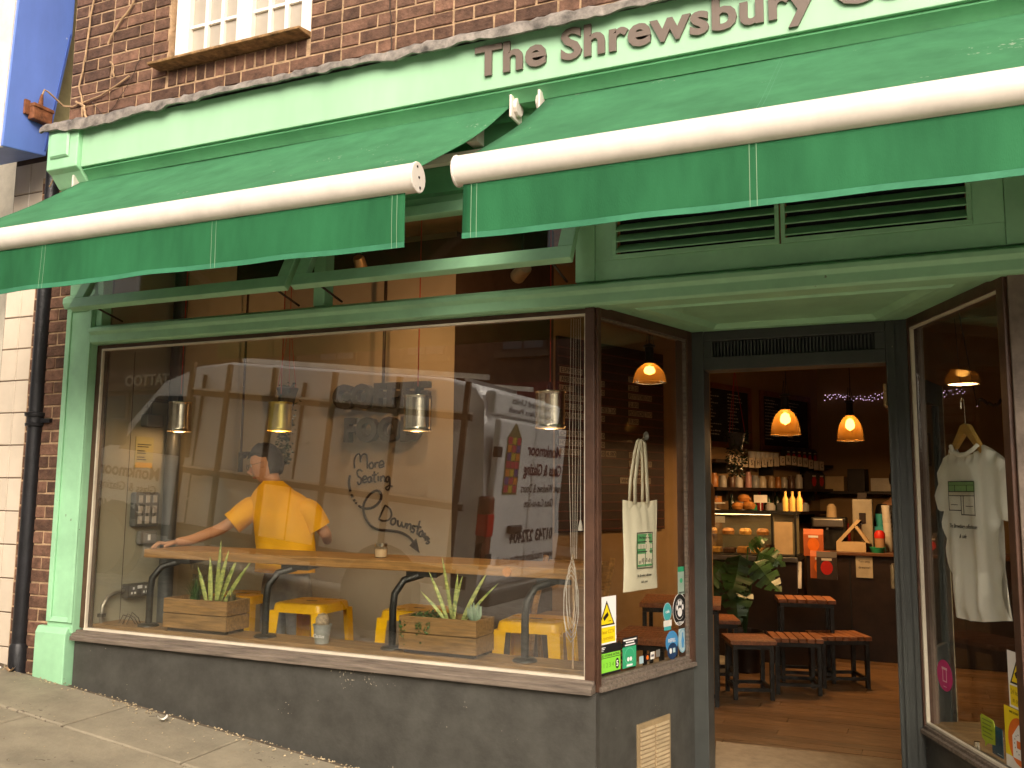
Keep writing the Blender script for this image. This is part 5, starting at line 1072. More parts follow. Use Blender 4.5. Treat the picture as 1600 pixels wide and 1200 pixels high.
# ------------------------------------------------------------------ deeper in the cafe
# menu board (frame MW: a along the slanting wall, b = z)
mb = thing('menu_board', 'tall dark menu board with rows of pale letter tiles on the slanting wall', 'menu board', MW(.7, 1.4, .02))
MB().fbox(MW, .02, 1.43, 1.22, 2.80, .003, .03).build('panel', BOARD, mb)
for k in range(21): MB().fbox(MW, .02, 1.43, 1.235+k*.0735, 1.245+k*.0735, .03, .036).build('rail', BOARDR, mb)
LT = mat('letter tile', (.36, .29, .22), .6)
def word(a, z, s, w=None):
    w = w or .036*len(s); x = a
    for part in s.split(' '):
        if part:
            pw = .034*len(part); MB().fbox(MW, x, x+pw, z, z+.05, .031, .036).build('letter_strip', LT, mb)
            text('letters', part, .052, DKBROWN, mb, MW, x+pw/2, z+.007, .0372, extr=.0004, width=pw*.9)
            x += pw+.012
zt = 2.500
for k, (l, p, r_) in enumerate([('ESPRESSO', '', 'TEA'), ('AMERICANO', '2.20', '2.20'), ('LATTE', '2.80', 'POT FOR ONE'), ('CAPPUCCINO', '', '2.80'), ('ESPRESSO', '2.80 3.30', 'POT FOR TWO'), ('FLAT WHITE', '2.90', '3.80'), ('', '', ''), ('CHAI LATTE', '3.20', ''), ('HOT CHOCO', '4.60', ''), ('CORTADO', '4.40 4.80', 'SYRUP'), ('', '', 'EXTRA SHOT'), ('', '', 'ALT MILK'), ('', '', 'WHIPPED CREAM')]):
    z = zt-k*.0735
    if l: word(.04, z, l)
    if p: word(.46, z, p)
    if r_: word(.92 if len(r_) < 13 else .80, z, r_)
def chalkboard(a0, a1, label):
    t = thing('chalkboard', label, 'chalkboard', MW((a0+a1)/2, 2.0, .02))
    z0, z1 = 1.99, 2.62; w = .055
    MB().fbox(MW, a0+w, a1-w, z0+w, z1-w, .003, .015).build('slate', CHALK, t)
    for q in ((a0, a0+w, z0, z1), (a1-w, a1, z0, z1), (a0+w, a1-w, z0, z0+w), (a0+w, a1-w, z1-w, z1)): MB().fbox(MW, *q, .003, .03).build('frame', CHALKF, t, bevel=.004)
    for c0 in (a0+.10, (a0+a1)/2+.03):
        b = MB()
        for k in range(13):
            L = random.uniform(.08, .26); x = c0
            while x < min(c0+L, a1-.09):
                w_ = random.uniform(.012, .035); h = random.uniform(.006, .013); b.fbox(MW, x, x+w_, z1-.10-k*.034, z1-.10-k*.034+h, .015, .0158); x += w_+.01
        o = b.build('chalk_writing', CHALKW, t); o['kind'] = 'stuff'
chalkboard(2.02, 2.94, 'framed chalkboard menu nearest the doorway jamb')
chalkboard(3.12, 4.18, 'framed chalkboard behind the lit bell lamp')
for i, (z, a0, a1, lab) in enumerate(((1.60, 1.95, 4.25, 'lower dark shelf of jars on the slanting wall'), (1.86, 1.95, 4.25, 'upper dark shelf with letter bunting below the chalkboards'), (1.36, 2.3, 4.25, 'lowest dark shelf behind the display case'))):
    t = thing('wall_shelf', lab, 'shelf', MW(3, z, .1), group='dark wall shelves behind the counter'); MB().fbox(MW, a0, a1, z-.03, z, .003, .24).build('board', DARKW, t)
    for a in (a0+.3, (a0+a1)/2, a1-.3): MB().fbox(MW, a-.012, a+.012, z-.13, z-.031, .003, .16).build('bracket', STEELD, t)
bn = thing('letter_bunting', 'strip of little pale letter cards along the upper shelf edge', 'bunting', MW(3, 1.83, .245))
for k in range(16):
    a = 2.15+k*.118; zc = 1.865-.02*math.sin(k*.5)+rj(.006); MB().fbox(MW, a, a+.095, zc-.05, zc+.045, .246, .249).build('card', mat('bunting card', (.48, .40, .30), .8), bn); text('letter', 'FRESHLY GROUND COFFEE'[k], .07, DKBROWN, bn, MW, a+.047, zc-.025, .2505, extr=.0004)
# jars, cups and bags on the shelves
def jar(a, z, r, h, m, name, label, cat, grp):
    tag(MB().lathe([(0, 0), (r, 0), (r*1.03, h*.7), (r*.75, h*.85), (r*.75, h), (0, h)], 14, MW(a, z, .12)).build(name, m, smooth=True), label, cat, grp)
names = ['amber', 'clear', 'brown', 'white', 'pink', 'grey', 'cream', 'tan']
cols = [(.35, .13, .03), (.36, .33, .28), (.10, .05, .03), (.55, .5, .44), (.5, .25, .22), (.25, .25, .24), (.5, .42, .3), (.36, .24, .13)]
for k in range(12):
    c = k % 8; jar(2.1+k*.145+rj(.02), 1.60, random.uniform(.032, .045), random.uniform(.10, .17), mat('jar '+names[c], cols[c], .3), 'storage_jar', '%s storage jar, number %s of the row on the lower wall shelf' % (names[c], ['one', 'two', 'three', 'four', 'five', 'six', 'seven', 'eight', 'nine', 'ten', 'eleven', 'twelve'][k]), 'jar', 'jars on the lower wall shelf')
for k in range(6):
    a = 2.75+k*.09; tag(MB().lathe([(.026, 0), (.038, .10), (.039, .10), (.027, .0)], 12, MW(a, 1.86, .13)).build('paper_cup', CUPW, smooth=True), 'pale cup, %s from the left on the upper wall shelf' % ['first', 'second', 'third', 'fourth', 'fifth', 'sixth'][k], 'cup', 'cups on the upper wall shelf')
def bag(fr, a, z, c, w, h, d, label, body, dot):
    t = thing('coffee_bag', label, 'coffee bag', fr(a, z, c), group='coffee bags on display')
    P = lambda a_, b_, c_: fr(a+a_, z+b_, c+c_)
    MB().loft([[P(-w/2, 0, -d/2), P(w/2, 0, -d/2), P(w/2, 0, d/2), P(-w/2, 0, d/2)], [P(-w/2, h*.8, -d/2), P(w/2, h*.8, -d/2), P(w/2, h*.8, d/2), P(-w/2, h*.8, d/2)], [P(-w/2, h, -.006), P(w/2, h, -.006), P(w/2, h, .006), P(-w/2, h, .006)]]).build('body', body, t)
    flat(ell(fr, a, z+h*.42, w*.30, w*.36, 18), fr, c+d/2, c+d/2+.001, 'round_label', dot, t); MB().fbox(fr, a-w*.25, a+w*.25, z+h*.68, z+h*.76, c+d/2, c+d/2+.001).build('label_strip', CARD, t)
DKBAG = mat('dark coffee bag', (.045, .032, .026), .5)
for k in range(6): bag(MW, 3.42+k*.115, 1.86, .13, .10, .17, .06, 'dark coffee bag with red disc, %s along the upper shelf' % ['first', 'second', 'third', 'fourth', 'fifth', 'sixth'][k], DKBAG, REDPR)
for k in range(2): bag(MW, 3.92+k*.17, 1.60, .14, .15, .19, .08, ['large dark coffee bag with red disc on the lower shelf, nearer the jars', 'large dark coffee bag with red disc at the end of the lower shelf'][k], DKBAG, REDPR)
jar(3.2, 1.86, .04, .06, mat('green bowl', (.03, .22, .10), .4), 'green_bowl', 'small green bowl on the upper wall shelf', 'bowl', None)
for k, (a, m_, n_) in enumerate(((2.75, EMER, 'green'), (3.1, CARD, 'white'), (3.45, ORANGEP, 'orange'), (3.8, CARD, 'pale'))): jar(a, 1.36, .05, .09, m_, 'mug', '%s mug on the lowest wall shelf' % n_, 'mug', 'mugs on the lowest wall shelf')
# counter with display case
dc = thing('display_counter', 'counter with a lit glass display case of cakes beyond the stools', 'counter', (-1.4, 4.95, FZ))
MB().box(-1.88, -.96, 4.72, 5.3, FZ, .93).build('base', DARKW, dc, bevel=.005); MB().box(-1.90, -.955, 4.70, 5.32, .93, .975).build('steel_rail', DECK, dc, bevel=.004)
cf = MB()
for x in (-1.885, -1.18, -.975): cf.box(x, x+.018, 4.71, 4.728, .975, 1.355)
cf.box(-1.885, -.957, 4.708, 5.1, 1.355, 1.385).box(-1.885, -.957, 4.71, 5.1, .975, .985).build('case_frame', STEELD, dc)
MB().box(-1.867, -1.18, 4.716, 4.72, .985, 1.355).build('case_glass', GLASST, dc)
MB().box(-1.867, -.975, 5.085, 5.095, .985, 1.355).build('case_back', mat('case back', (.2, .17, .1), .6), dc)
ld = bpy.data.lights.new('case_light', 'AREA'); ld.energy = 2.6; ld.size = .7; ld.size_y = .08; ld.shape = 'RECTANGLE'; ld.color = (1, .68, .36)
lo = bpy.data.objects.new('case_light', ld); COL.objects.link(lo); lo.parent = dc; lo.location = V((-1.5, 4.85, 1.35))-ABS[dc.name]
MB().box(-1.86, -1.20, 4.82, 4.87, 1.347, 1.354).build('light_strip', mat('case strip', (1, .8, .5), .5, emit=(1, .7, .4), estr=1.5), dc)
CAKEL = ['golden sponge slab', 'dark brownie slab', 'flapjack slab', 'lemon slice slab', 'tall carrot cake']
for k in range(5):
    x = -1.72+k*.13; h = (.05, .045, .06, .05, .09)[k]
    tag(MB().box(x-.05, x+.05, 4.82, 4.98, .987, .987+h).build('cake', mat('cake %d' % (k % 3), ((.55, .30, .08), (.09, .04, .02), (.45, .20, .05))[k % 3], .7, var=.3, scale=30), bevel=.008), '%s in the display case' % CAKEL[k], 'cake', 'cakes in the display case')
    tag(MB().fbox(Fr((0, 4.775, 0), (1, 0, 0), (0, .3, 1)), x-.05, x+.05, .985, 1.055, 0, .002).build('price_card', CARD), 'white price card before the %s' % CAKEL[k], 'price card', 'price cards in the display case')
MB().box(-1.86, -1.19, 4.80, 5.08, 1.150, 1.158).build('case_tier', GLASST, dc)
for k in range(4):
    x = -1.76+k*.16; tag(MB().lathe([(0, 0), (.055, 0), (.06, .03), (.045, .055), (0, .06)], 12, (x, 4.90, 1.16)).build('pastry', mat('pastry glaze %d' % (k % 2), ((.6, .30, .07), (.42, .18, .05))[k % 2], .5, var=.3, scale=30), smooth=True), 'golden pastry, %s on the upper tier of the display case' % ['first', 'second', 'third', 'fourth'][k], 'pastry', 'pastries in the display case')
tag(MB().fbox(Fr((0, 4.74, 0), (1, 0, 0)), -1.70, -1.60, 1.27, 1.33, 0, .002).build('notice_card', CARD), 'small white card high on the display case glass', 'card')
tag(MB().fbox(Fr((0, 4.707, 0), (1, 0, 0)), -1.15, -.99, 1.0, 1.29, 0, .003).build('menu_card', KRAFT), 'tall kraft menu card at the end of the display case', 'menu card')
for k, (x, z, r, lab) in enumerate(((-1.50, 1.425, .06, 'crusty bread roll at the front of the loaves on the display case'), (-1.40, 1.43, .065, 'crusty bread roll beside the price tag on the display case'), (-1.45, 1.50, .06, 'crusty bread roll on top of the others on the display case'))):
    tag(MB().lathe([(0, -r*.7), (r*.8, -r*.5), (r, 0), (r*.75, r*.45), (0, r*.62)], 14, (x, 4.86+.02*k, z)).build('bread_roll', BREAD, smooth=True), lab, 'bread', 'bread rolls on the display case')
tag(MB().fbox(Fr((0, 4.80, 0), (1, 0, 0)), -1.34, -1.22, 1.46, 1.53, 0, .002).tube([(-1.28, 4.80, 1.385), (-1.28, 4.80, 1.46)], .004, 5).build('price_tag', CARD), 'white price tag on a stick by the bread rolls', 'price tag')
for k in range(3):
    tag(MB().lathe([(0, 0), (.026, 0), (.026, .11), (.011, .14), (.011, .18), (0, .18)], 12, (-1.06+k*.062, 4.83, 1.386)).build('oil_bottle', mat('glowing syrup', (.8, .5, .14), .2, emit=(1, .55, .12), estr=.06), smooth=True), 'amber bottle, %s of three on the display case' % ['left', 'middle', 'right'][k], 'bottle', 'amber bottles on the display case')  # faint glow put into the bottle material, no lamp inside
rc = thing('service_counter', 'dark panelled service counter at the back of the cafe', 'counter', (0, 5.5, FZ))
MB().box(-.93, 1.6, 5.22, 5.8, FZ, .98).build('base', DARKW, rc); MB().box(-.95, 1.62, 5.18, 5.84, .98, 1.01).build('worktop', mat('brown worktop', (.12, .05, .022), .4), rc, bevel=.004)
for x in (-.55, -.1, .4): MB().box(x, x+.012, 5.208, 5.22, FZ+.05, .95).build('panel_joint', BLACK, rc)
pn = thing('paper_notice', 'white paper notice taped to the dark service counter', 'notice', (-.41, 5.215, .79)); NF = Fr((0, 5.205, 0), (1, 0, 0))
flat(rect(-.49, -.345, .78, .975), NF, 0, .001, 'sheet', mat('notice paper', (.42, .36, .26), .8), pn); text('lettering', 'Turn away', .03, DKBROWN, pn, NF, -.417, .92, .002, width=.10); text('lettering', 'dreams!', .03, DKBROWN, pn, NF, -.417, .865, .002, width=.10)
t = thing('magazine_rack', 'leaflet rack with a red cup cover beside the display case', 'leaflet rack', (-.9, 4.55, FZ))
MB().box(-1.08, -.72, 4.60, 4.66, FZ, .62).build('stand', DARKW, t); RFr = Fr((0, 4.58, 0), (1, 0, 0), (0, .25, 1))
flat(rect(-1.10, -.93, .72, .96), RFr, 0, .003, 'cover', CARD, t); flat(rect(-1.055, -.975, .755, .83), RFr, .003, .004, 'red_cup', REDPR, t); flat(ell(RFr, -1.06, .795, .02, .02, 14), RFr, .003, .0038, 'cup_handle', REDPR, t)
text('lettering', 'INDEPENDENT', .02, DKBROWN, t, RFr, -1.015, .865, .004, width=.13)
for k in range(3): bag(Fr((0, 4.80-.07*k, 0), (1, 0, 0)), -.82+.06*k, .99-.01*k if k == 0 else .80, .0, .17, .24, .05, ['orange coffee bag standing behind the leaflet rack', 'orange coffee bag leaning beside the red cup leaflet', 'dark coffee bag in front of the orange bags'][k], mat('orange bag', (.42, .10, .03), .6) if k < 2 else DKBAG, REDPR if k == 2 else ORANGEP)
# things on the service counter
g = thing('coffee_grinder', 'tall pale grinder box with a dark emblem on the service counter', 'grinder', (-.42, 5.55, 1.01))
MB().box(-.52, -.34, 5.46, 5.66, 1.01, 1.50).build('body', mat('grinder enamel', (.36, .32, .24), .45), g, bevel=.012); flat(rect(-.46, -.40, 1.27, 1.37), Fr((0, 5.455, 0), (1, 0, 0)), 0, .004, 'emblem', DKBROWN, g); MB().box(-.47, -.39, 5.5, 5.62, 1.50, 1.56).build('lid', DARKW, g)
c = thing('cup_stack', 'leaning stack of white paper cups at the edge of the doorway view', 'cups', (-.20, 5.5, 1.01))
for k in range(9): MB().lathe([(.03, 0), (.042, .10), (.044, .10)], 14, (-.205-.002*k, 5.5, 1.01+.042*k)).build('cup', CUPW, c, smooth=True)
t = thing('carton', 'open kraft carton with raised flaps on the service counter', 'carton', (-.45, 5.35, 1.01))
MB().box(-.66, -.40, 5.26, 5.46, 1.011, 1.10).build('body', KRAFT, t); MB().prism([(-.66, 1.10), (-.62, 1.10), (-.44, 1.30), (-.47, 1.31)], Fr((0, 5.36, 0), (1, 0, 0)), -.09, .09).build('flap', KRAFT, t); MB().prism([(-.40, 1.10), (-.36, 1.09), (-.47, 1.25), (-.50, 1.25)], Fr((0, 5.36, 0), (1, 0, 0)), -.09, .09).build('flap', KRAFT, t)
t = thing('sauce_jar', 'jar with a red cap by the carton on the service counter', 'jar', (-.28, 5.34, 1.01))
MB().lathe([(0, 0), (.045, 0), (.045, .13), (0, .13)], 14, (-.28, 5.34, 1.01)).build('glass', mat('jar content', (.40, .22, .12), .4), t, smooth=True); MB().lathe([(.047, .13), (.049, .17), (.03, .20), (0, .205)], 14, (-.28, 5.34, 1.01)).build('cap', REDPR, t, smooth=True)
tag(MB().lathe([(0, 0), (.05, 0), (.07, .05), (.066, .05), (.046, .006)], 16, (-.30, 5.26, 1.01)).build('green_bowl', EMER, smooth=True), 'green bowl in front of the red capped jar', 'bowl')
tag(MB().lathe([(0, 0), (.035, 0), (.04, .12), (0, .12)], 14, (-.28, 5.62, 1.24)).box(-.33, -.23, 5.57, 5.67, 1.012, 1.24).build('teal_cup', TEAL, smooth=True), 'teal cup on a block beside the pale grinder', 'cup')
t = thing('espresso_machine', 'dark espresso machine behind the display case', 'coffee machine', (-.75, 5.5, 1.01))
MB().box(-.90, -.58, 5.42, 5.76, 1.01, 1.32).build('body', STEELD, t, bevel=.012); MB().box(-.88, -.60, 5.36, 5.44, 1.23, 1.31).build('group_head', DECK, t, bevel=.01); MB().tube([(-.74, 5.34, 1.22), (-.74, 5.24, 1.20)], .012, 8).build('handle', BLACK, t); MB().lathe([(.0, 0), (.05, 0), (.045, .10), (.02, .13), (0, .13)], 12, (-.72, 5.6, 1.32)).build('hopper', KRAFT, t)
# more clutter on shelves and counters
def bottle(p, r, h, m, lab, grp): tag(MB().lathe([(0, 0), (r, 0), (r, h*.6), (r*.4, h*.78), (r*.4, h), (0, h)], 12, p).build('bottle', m, smooth=True), lab, 'bottle', grp)
BCOL = [('dark', (.02, .03, .015)), ('amber', (.28, .10, .02)), ('green', (.03, .10, .03)), ('clear', (.35, .33, .28)), ('red', (.30, .02, .02))]
ORD = ['first', 'second', 'third', 'fourth', 'fifth', 'sixth', 'seventh', 'eighth', 'ninth']
for k in range(9):
    n_, c_ = BCOL[(k*3) % 5]; bottle(MW(2.42+k*.17, 1.36, .10), random.uniform(.028, .036), random.uniform(.15, .21), mat('bottle '+n_, c_, .15), '%s bottle, %s along the lowest wall shelf' % (n_, ORD[k]), 'bottles on the lowest wall shelf')
for k in range(7):
    n_, c_ = BCOL[(k*2+1) % 5]; bottle((-.86+k*.07+.02*(k % 2), 5.72, 1.01), .026, .22+.03*(k % 3), mat('bottle '+n_, c_, .15), '%s syrup bottle, %s at the back of the service counter' % (n_, ORD[k]), 'syrup bottles on the service counter')
for k in range(5):
    tag(MB().lathe([(0, 0), (.034, 0), (.042, .07), (.039, .07), (.03, .008)], 12, MW(2.2+k*.10, 1.63, .20)).build('mug', mat('mug glaze %d' % (k % 3), ((.5, .46, .4), (.10, .16, .18), (.35, .12, .05))[k % 3], .3), smooth=True), '%s mug in front of the jars on the lower shelf' % ORD[k], 'mug', 'mugs before the jars') if False else None
for k, (a, w_, h_, m_, lab) in enumerate(((.10, .22, .16, KRAFT, 'kraft box on the kitchen shelf nearest the corner'), (.36, .18, .24, DARKW, 'dark tall box on the kitchen shelf'), (.60, .20, .14, CARD, 'white low box on the kitchen shelf'))):
    tag(MB().fbox(KW, a, a+w_, 1.58, 1.58+h_, .02, .20).build('storage_box', m_, bevel=.004), lab, 'box', 'boxes on the kitchen shelf')
t = thing('wall_shelf', 'dark shelf on the back wall under the fairy lights', 'shelf', KW(.5, 1.56, .1), group='dark wall shelves behind the counter'); MB().fbox(KW, .04, .86, 1.55, 1.578, .003, .24).build('board', DARKW, t)
t = thing('cake_stand', 'glass domed cake stand on the display case', 'cake stand', (-1.72, 4.88, 1.386)); MB().lathe([(.05, 0), (.015, .01), (.015, .05), (.10, .06), (.10, .07), (0, .07)], 18, (-1.72, 4.88, 1.386)).build('stand', CARD, t, smooth=True); MB().lathe([(.07, .072), (.072, .13), (0, .135)], 16, (-1.72, 4.88, 1.386)).build('cake', BREAD, t, smooth=True); MB().lathe([(.092, .072), (.09, .15), (.05, .19), (.012, .20), (.012, .215), (0, .218)], 18, (-1.72, 4.88, 1.386)).build('dome', GLASST, t, smooth=True)
for k, (x, lab) in enumerate(((-1.14, 'small black tablet stand on the display case'), (-.80, 'small black card reader on the service counter'))): tag(MB().prism([(x-.05, 1.39 if k == 0 else 1.012), (x+.05, 1.39 if k == 0 else 1.012), (x+.045, 1.52 if k == 0 else 1.10), (x-.045, 1.52 if k == 0 else 1.10)], Fr((0, 4.80 if k == 0 else 5.26, 0), (1, 0, 0), (0, .3, 1)), 0, .012).build('tablet', BLACK, bevel=.004), lab, 'tablet')
t = thing('poster', 'small framed poster on the back wall right of the fairy lights', 'poster', KW(1.1, 1.9, .01)); MB().fbox(KW, .93, 1.18, 1.85, 2.2, .003, .015).build('frame', DARKW, t); MB().fbox(KW, .955, 1.155, 1.875, 2.175, .015, .017).build('sheet', KRAFT, t)
for k in range(4): bag(Fr((0, 5.24, 0), (1, 0, 0)), -.10+k*.13, 1.01, -.05, .11, .19, .06, 'dark coffee bag, %s from the door jamb on the service counter' % ORD[k], DKBAG, [REDPR, ORANGEP][k % 2])
t = thing('broom_rack', 'pale paper roll dispenser on the back wall', 'dispenser', KW(1.0, 1.4, .05)); MB().fbox(KW, .95, 1.15, 1.30, 1.52, .003, .10).build('case', CARD, t, bevel=.02); MB().fbox(KW, 1.0, 1.10, 1.22, 1.30, .04, .06).build('paper', CUPW, t)
# fairy lights on the back wall
t = thing('fairy_lights', 'string of tiny lilac fairy lights along the back wall', 'string lights', KW(.8, 2.60, .05))
b = MB(); c_ = MB(); P = []
for k in range(120):
    a = .10+k*.012+rj(.012); p = KW(a, 2.62+rj(.035)+.02*math.sin(a*9), .04+rj(.02)); P.append(p); s = random.uniform(.004, .007)
    b.add([p+V(q)*s for q in ((1, 0, 0), (-1, 0, 0), (0, 1, 0), (0, -1, 0), (0, 0, 1), (0, 0, -1))], [(0, 2, 4), (2, 1, 4), (1, 3, 4), (3, 0, 4), (2, 0, 5), (1, 2, 5), (3, 1, 5), (0, 3, 5)])
c_.tube(P, .004, 5); c_.build('wire', DARKCABLE, t); o = b.build('bulbs', mat('lilac led', (.7, .5, .8), .4, emit=(.85, .62, 1), estr=1.0), t); o['kind'] = 'stuff'
P = []; t2 = thing('fairy_lights', 'string of tiny lilac fairy lights seen above the white T-shirt', 'string lights', (.9, 3.2, 2.2)); b = MB(); c_ = MB()
for k in range(70):
    p = V((.45+k*.012, 3.2-.004*k, 2.19+rj(.03)+.0008*k)); P.append(p); s = random.uniform(.003, .0055)
    b.add([p+V(q)*s for q in ((1, 0, 0), (-1, 0, 0), (0, 1, 0), (0, -1, 0), (0, 0, 1), (0, 0, -1))], [(0, 2, 4), (2, 1, 4), (1, 3, 4), (3, 0, 4), (2, 0, 5), (1, 2, 5), (3, 1, 5), (0, 3, 5)])
c_.tube(P, .012, 5); c_.tube([P[0], V((.30, 3.3, 3.4))], .004, 5); c_.tube([P[-1], V((1.4, 3.0, 3.4))], .004, 5); c_.build('wire', DARKCABLE, t2); o = b.build('bulbs', MATS['lilac led'], t2); o['kind'] = 'stuff'
# bell pendants
def bell_shade():
    m = bpy.data.materials.new('amber prismatic glass'); m.use_nodes = True; n, l = m.node_tree.nodes, m.node_tree.links; n.remove(n['Principled BSDF'])
    tr = n.new('ShaderNodeBsdfTransparent'); tr.inputs[0].default_value = (1, .82, .5, 1); tl = n.new('ShaderNodeBsdfTranslucent'); tl.inputs[0].default_value = (.42, .20, .05, 1)
    df = n.new('ShaderNodeBsdfDiffuse'); df.inputs[0].default_value = (.34, .17, .05, 1); gl_ = n.new('ShaderNodeBsdfGlossy'); gl_.inputs['Roughness'].default_value = .15
    a = n.new('ShaderNodeMixShader'); a.inputs[0].default_value = .4; l.new(tl.outputs[0], a.inputs[1]); l.new(df.outputs[0], a.inputs[2])
    c = n.new('ShaderNodeMixShader'); c.inputs[0].default_value = .22; l.new(a.outputs[0], c.inputs[1]); l.new(tr.outputs[0], c.inputs[2])
    lw = n.new('ShaderNodeFresnel'); lw.inputs[0].default_value = 1.45
    d = n.new('ShaderNodeMixShader'); l.new(lw.outputs[0], d.inputs[0]); l.new(c.outputs[0], d.inputs[1]); l.new(gl_.outputs[0], d.inputs[2]); l.new(d.outputs[0], n['Material Output'].inputs[0])
    return m
AMB = bell_shade()
def bell(x, y, zb, r, h, label, e):
    t = thing('bell_pendant', label, 'pendant lamp', (x, y, zb), group='lit amber glass bell lamps in the cafe')
    b = MB(); n = 64; rings = []
    for rr_, zz in ((1.0, 0), (1.02, .02), (.985, .05), (.97, .2), (.90, .45), (.76, .68), (.56, .86), (.34, .97), (.30, 1.0)):
        rings.append([V((r*rr_*(1+(.012 if k % 2 else -.006))*math.cos(2*math.pi*k/n), r*rr_*(1+(.012 if k % 2 else -.006))*math.sin(2*math.pi*k/n), h*zz)) for k in range(n)])
    b.loft(rings, cap=False).build('shade', AMB, t, world=False, smooth=True)
    MB().lathe([(r*.36, h), (r*.34, h+.02), (r*.27, h+.03), (r*.27, h+.11), (r*.38, h+.115), (r*.38, h+.125), (r*.10, h+.14), (0, h+.14)], 16).build('holder', STEELD, t, world=False, smooth=True)
    for k in range(3): a = k*2.09; MB().tube([(r*.3*math.cos(a), r*.3*math.sin(a), h+.12), (r*.1*math.cos(a), r*.1*math.sin(a), h+.25)], .002, 5).build('chain', STEELD, t, world=False)
    MB().tube([(0, 0, h+.13), (.01, 0, h+.25), (0, 0, 3.4-zb)], .004, 6).build('flex', DARKCABLE, t, world=False)
    MB().lathe([(0, h*.40), (r*.30, h*.50), (r*.36, h*.62), (r*.25, h*.82), (0, h*.9)], 14).build('bulb', mat('lit bulb', (1, .8, .5), .3, emit=(1, .58, .20), estr=18.0), t, world=False, smooth=True)
    ld = bpy.data.lights.new('bulb_light', 'AREA'); ld.shape = 'DISK'; ld.size = r*1.6; ld.energy = e; ld.color = (1, .60, .27)
    lo = bpy.data.objects.new('bulb_light', ld); COL.objects.link(lo); lo.parent = t; lo.location = (0, 0, .004)
bell(-.943, 4.0, 2.035, .122, .215, 'lit amber bell lamp left of centre in the doorway', 11)
bell(-.466, 4.6, 2.012, .113, .225, 'lit amber bell lamp nearest the door jamb hinge', 11)
bell(-1.60, 2.1, 2.29, .112, .13, 'lit amber bell lamp seen through the left lobby window', 3)
# slatted stools and table
def slat_stool(x, y, rz, w, d, h, n, label, name='slatted_stool', cat='stool'):
    t = thing(name, label, cat, (x, y, FZ), rz, 'slatted teak seating on black steel frames')
    p = w/n
    for k in range(n): MB().box(-w/2+k*p+.004, -w/2+(k+1)*p-.004, -d/2, d/2, h-.032, h+rj(.001)).build('slat', SLATM, t, world=False, bevel=.003)
    MB().box(-w/2+.02, w/2-.02, -d/2+.02, -d/2+.05, h-.065, h-.033).box(-w/2+.02, w/2-.02, d/2-.05, d/2-.02, h-.065, h-.033).box(-w/2+.02, -w/2+.05, -d/2+.05, d/2-.05, h-.065, h-.033).box(w/2-.05, w/2-.02, -d/2+.05, d/2-.05, h-.065, h-.033).build('frame', STEELD, t, world=False)
    for sx in (-1, 1):
        for sy in (-1, 1): cx, cy = sx*(w/2-.035), sy*(d/2-.035); MB().box(cx-.015, cx+.015, cy-.015, cy+.015, 0, h-.066).build('leg', STEELD, t, world=False)
    for q in ((-w/2+.05, w/2-.05, -d/2+.025, -d/2+.045), (-w/2+.05, w/2-.05, d/2-.045, d/2-.025), (-w/2+.025, -w/2+.045, -d/2+.05, d/2-.05), (w/2-.045, w/2-.025, -d/2+.05, d/2-.05)): MB().box(*q, .06, .085).build('stretcher', STEELD, t, world=False)
slat_stool(-1.17, 3.30, 1.95, .36, .34, .43, 6, 'low slatted stool nearest the left door jamb, slats running across')
slat_stool(-.87, 3.62, .28, .38, .34, .42, 6, 'low slatted stool in the middle of the doorway')
slat_stool(-.84, 4.12, .22, .46, .32, .66, 6, 'tall slatted stool behind the middle of the doorway')
slat_stool(-.58, 4.02, .45, .42, .34, .40, 7, 'low slatted stool right of the tall stool')
slat_stool(-1.52, 3.78, 1.9, .40, .36, .50, 6, 'slatted stool tucked behind the one by the left jamb')
slat_stool(-1.62, 3.05, 1.75, .62, .58, .71, 9, 'slatted teak table at the left edge of the doorway', 'slatted_table', 'table')
slat_stool(-1.62, 2.05, 1.65, .60, .36, .60, 7, 'slatted bench seen through the left lobby window behind the stickers', 'slatted_bench', 'bench')
slat_stool(-1.55, 1.45, 1.62, .42, .34, .45, 6, 'slatted stool low in the left lobby window behind the card logos')
# monstera
mo = thing('monstera', 'large monstera plant with broad split leaves in front of the display counter', 'plant', (-1.35, 4.25, FZ))
MB().lathe([(0, 0), (.13, 0), (.16, .34), (.15, .34), (.14, .30), (0, .30)], 18, (-1.35, 4.25, FZ)).build('pot', DARKW, mo, smooth=True)
def mleaf(base, tip, roll, size, m=LEAFM):
    b = MB(); base, tip = V(base), V(tip); d = (tip-base).normalized(); s = d.cross(V((0, -.8, .6))).normalized(); n_ = s.cross(d); L = (tip-base).length; N = 14
    cen = []
    for sgn in (-1, 1):
        for k in range(N):
            t0, t1 = k/N, (k+1)/N
            def wd(t): return size*(math.sin(math.pi*min(1, t**.62))**.8)*(1.0-.25*t)
            notch = .55 if k % 3 == 2 and 1 < k < N-2 else 1.0
            def pt(t, w): return base+d*(L*t)+s*(sgn*w)+n_*(-.35*w*w/size-.10*size*t*t+.02*math.sin(t*6+roll))
            w0, w1 = wd(t0)*notch, wd(t1)*notch
            b.add([pt(t0, 0), pt(t1, 0), pt(t1+.04*(notch == 1), w1), pt(t0+.02, w0)], [(0, 1, 2, 3)])
    b.build('leaf', m, mo, smooth=True)
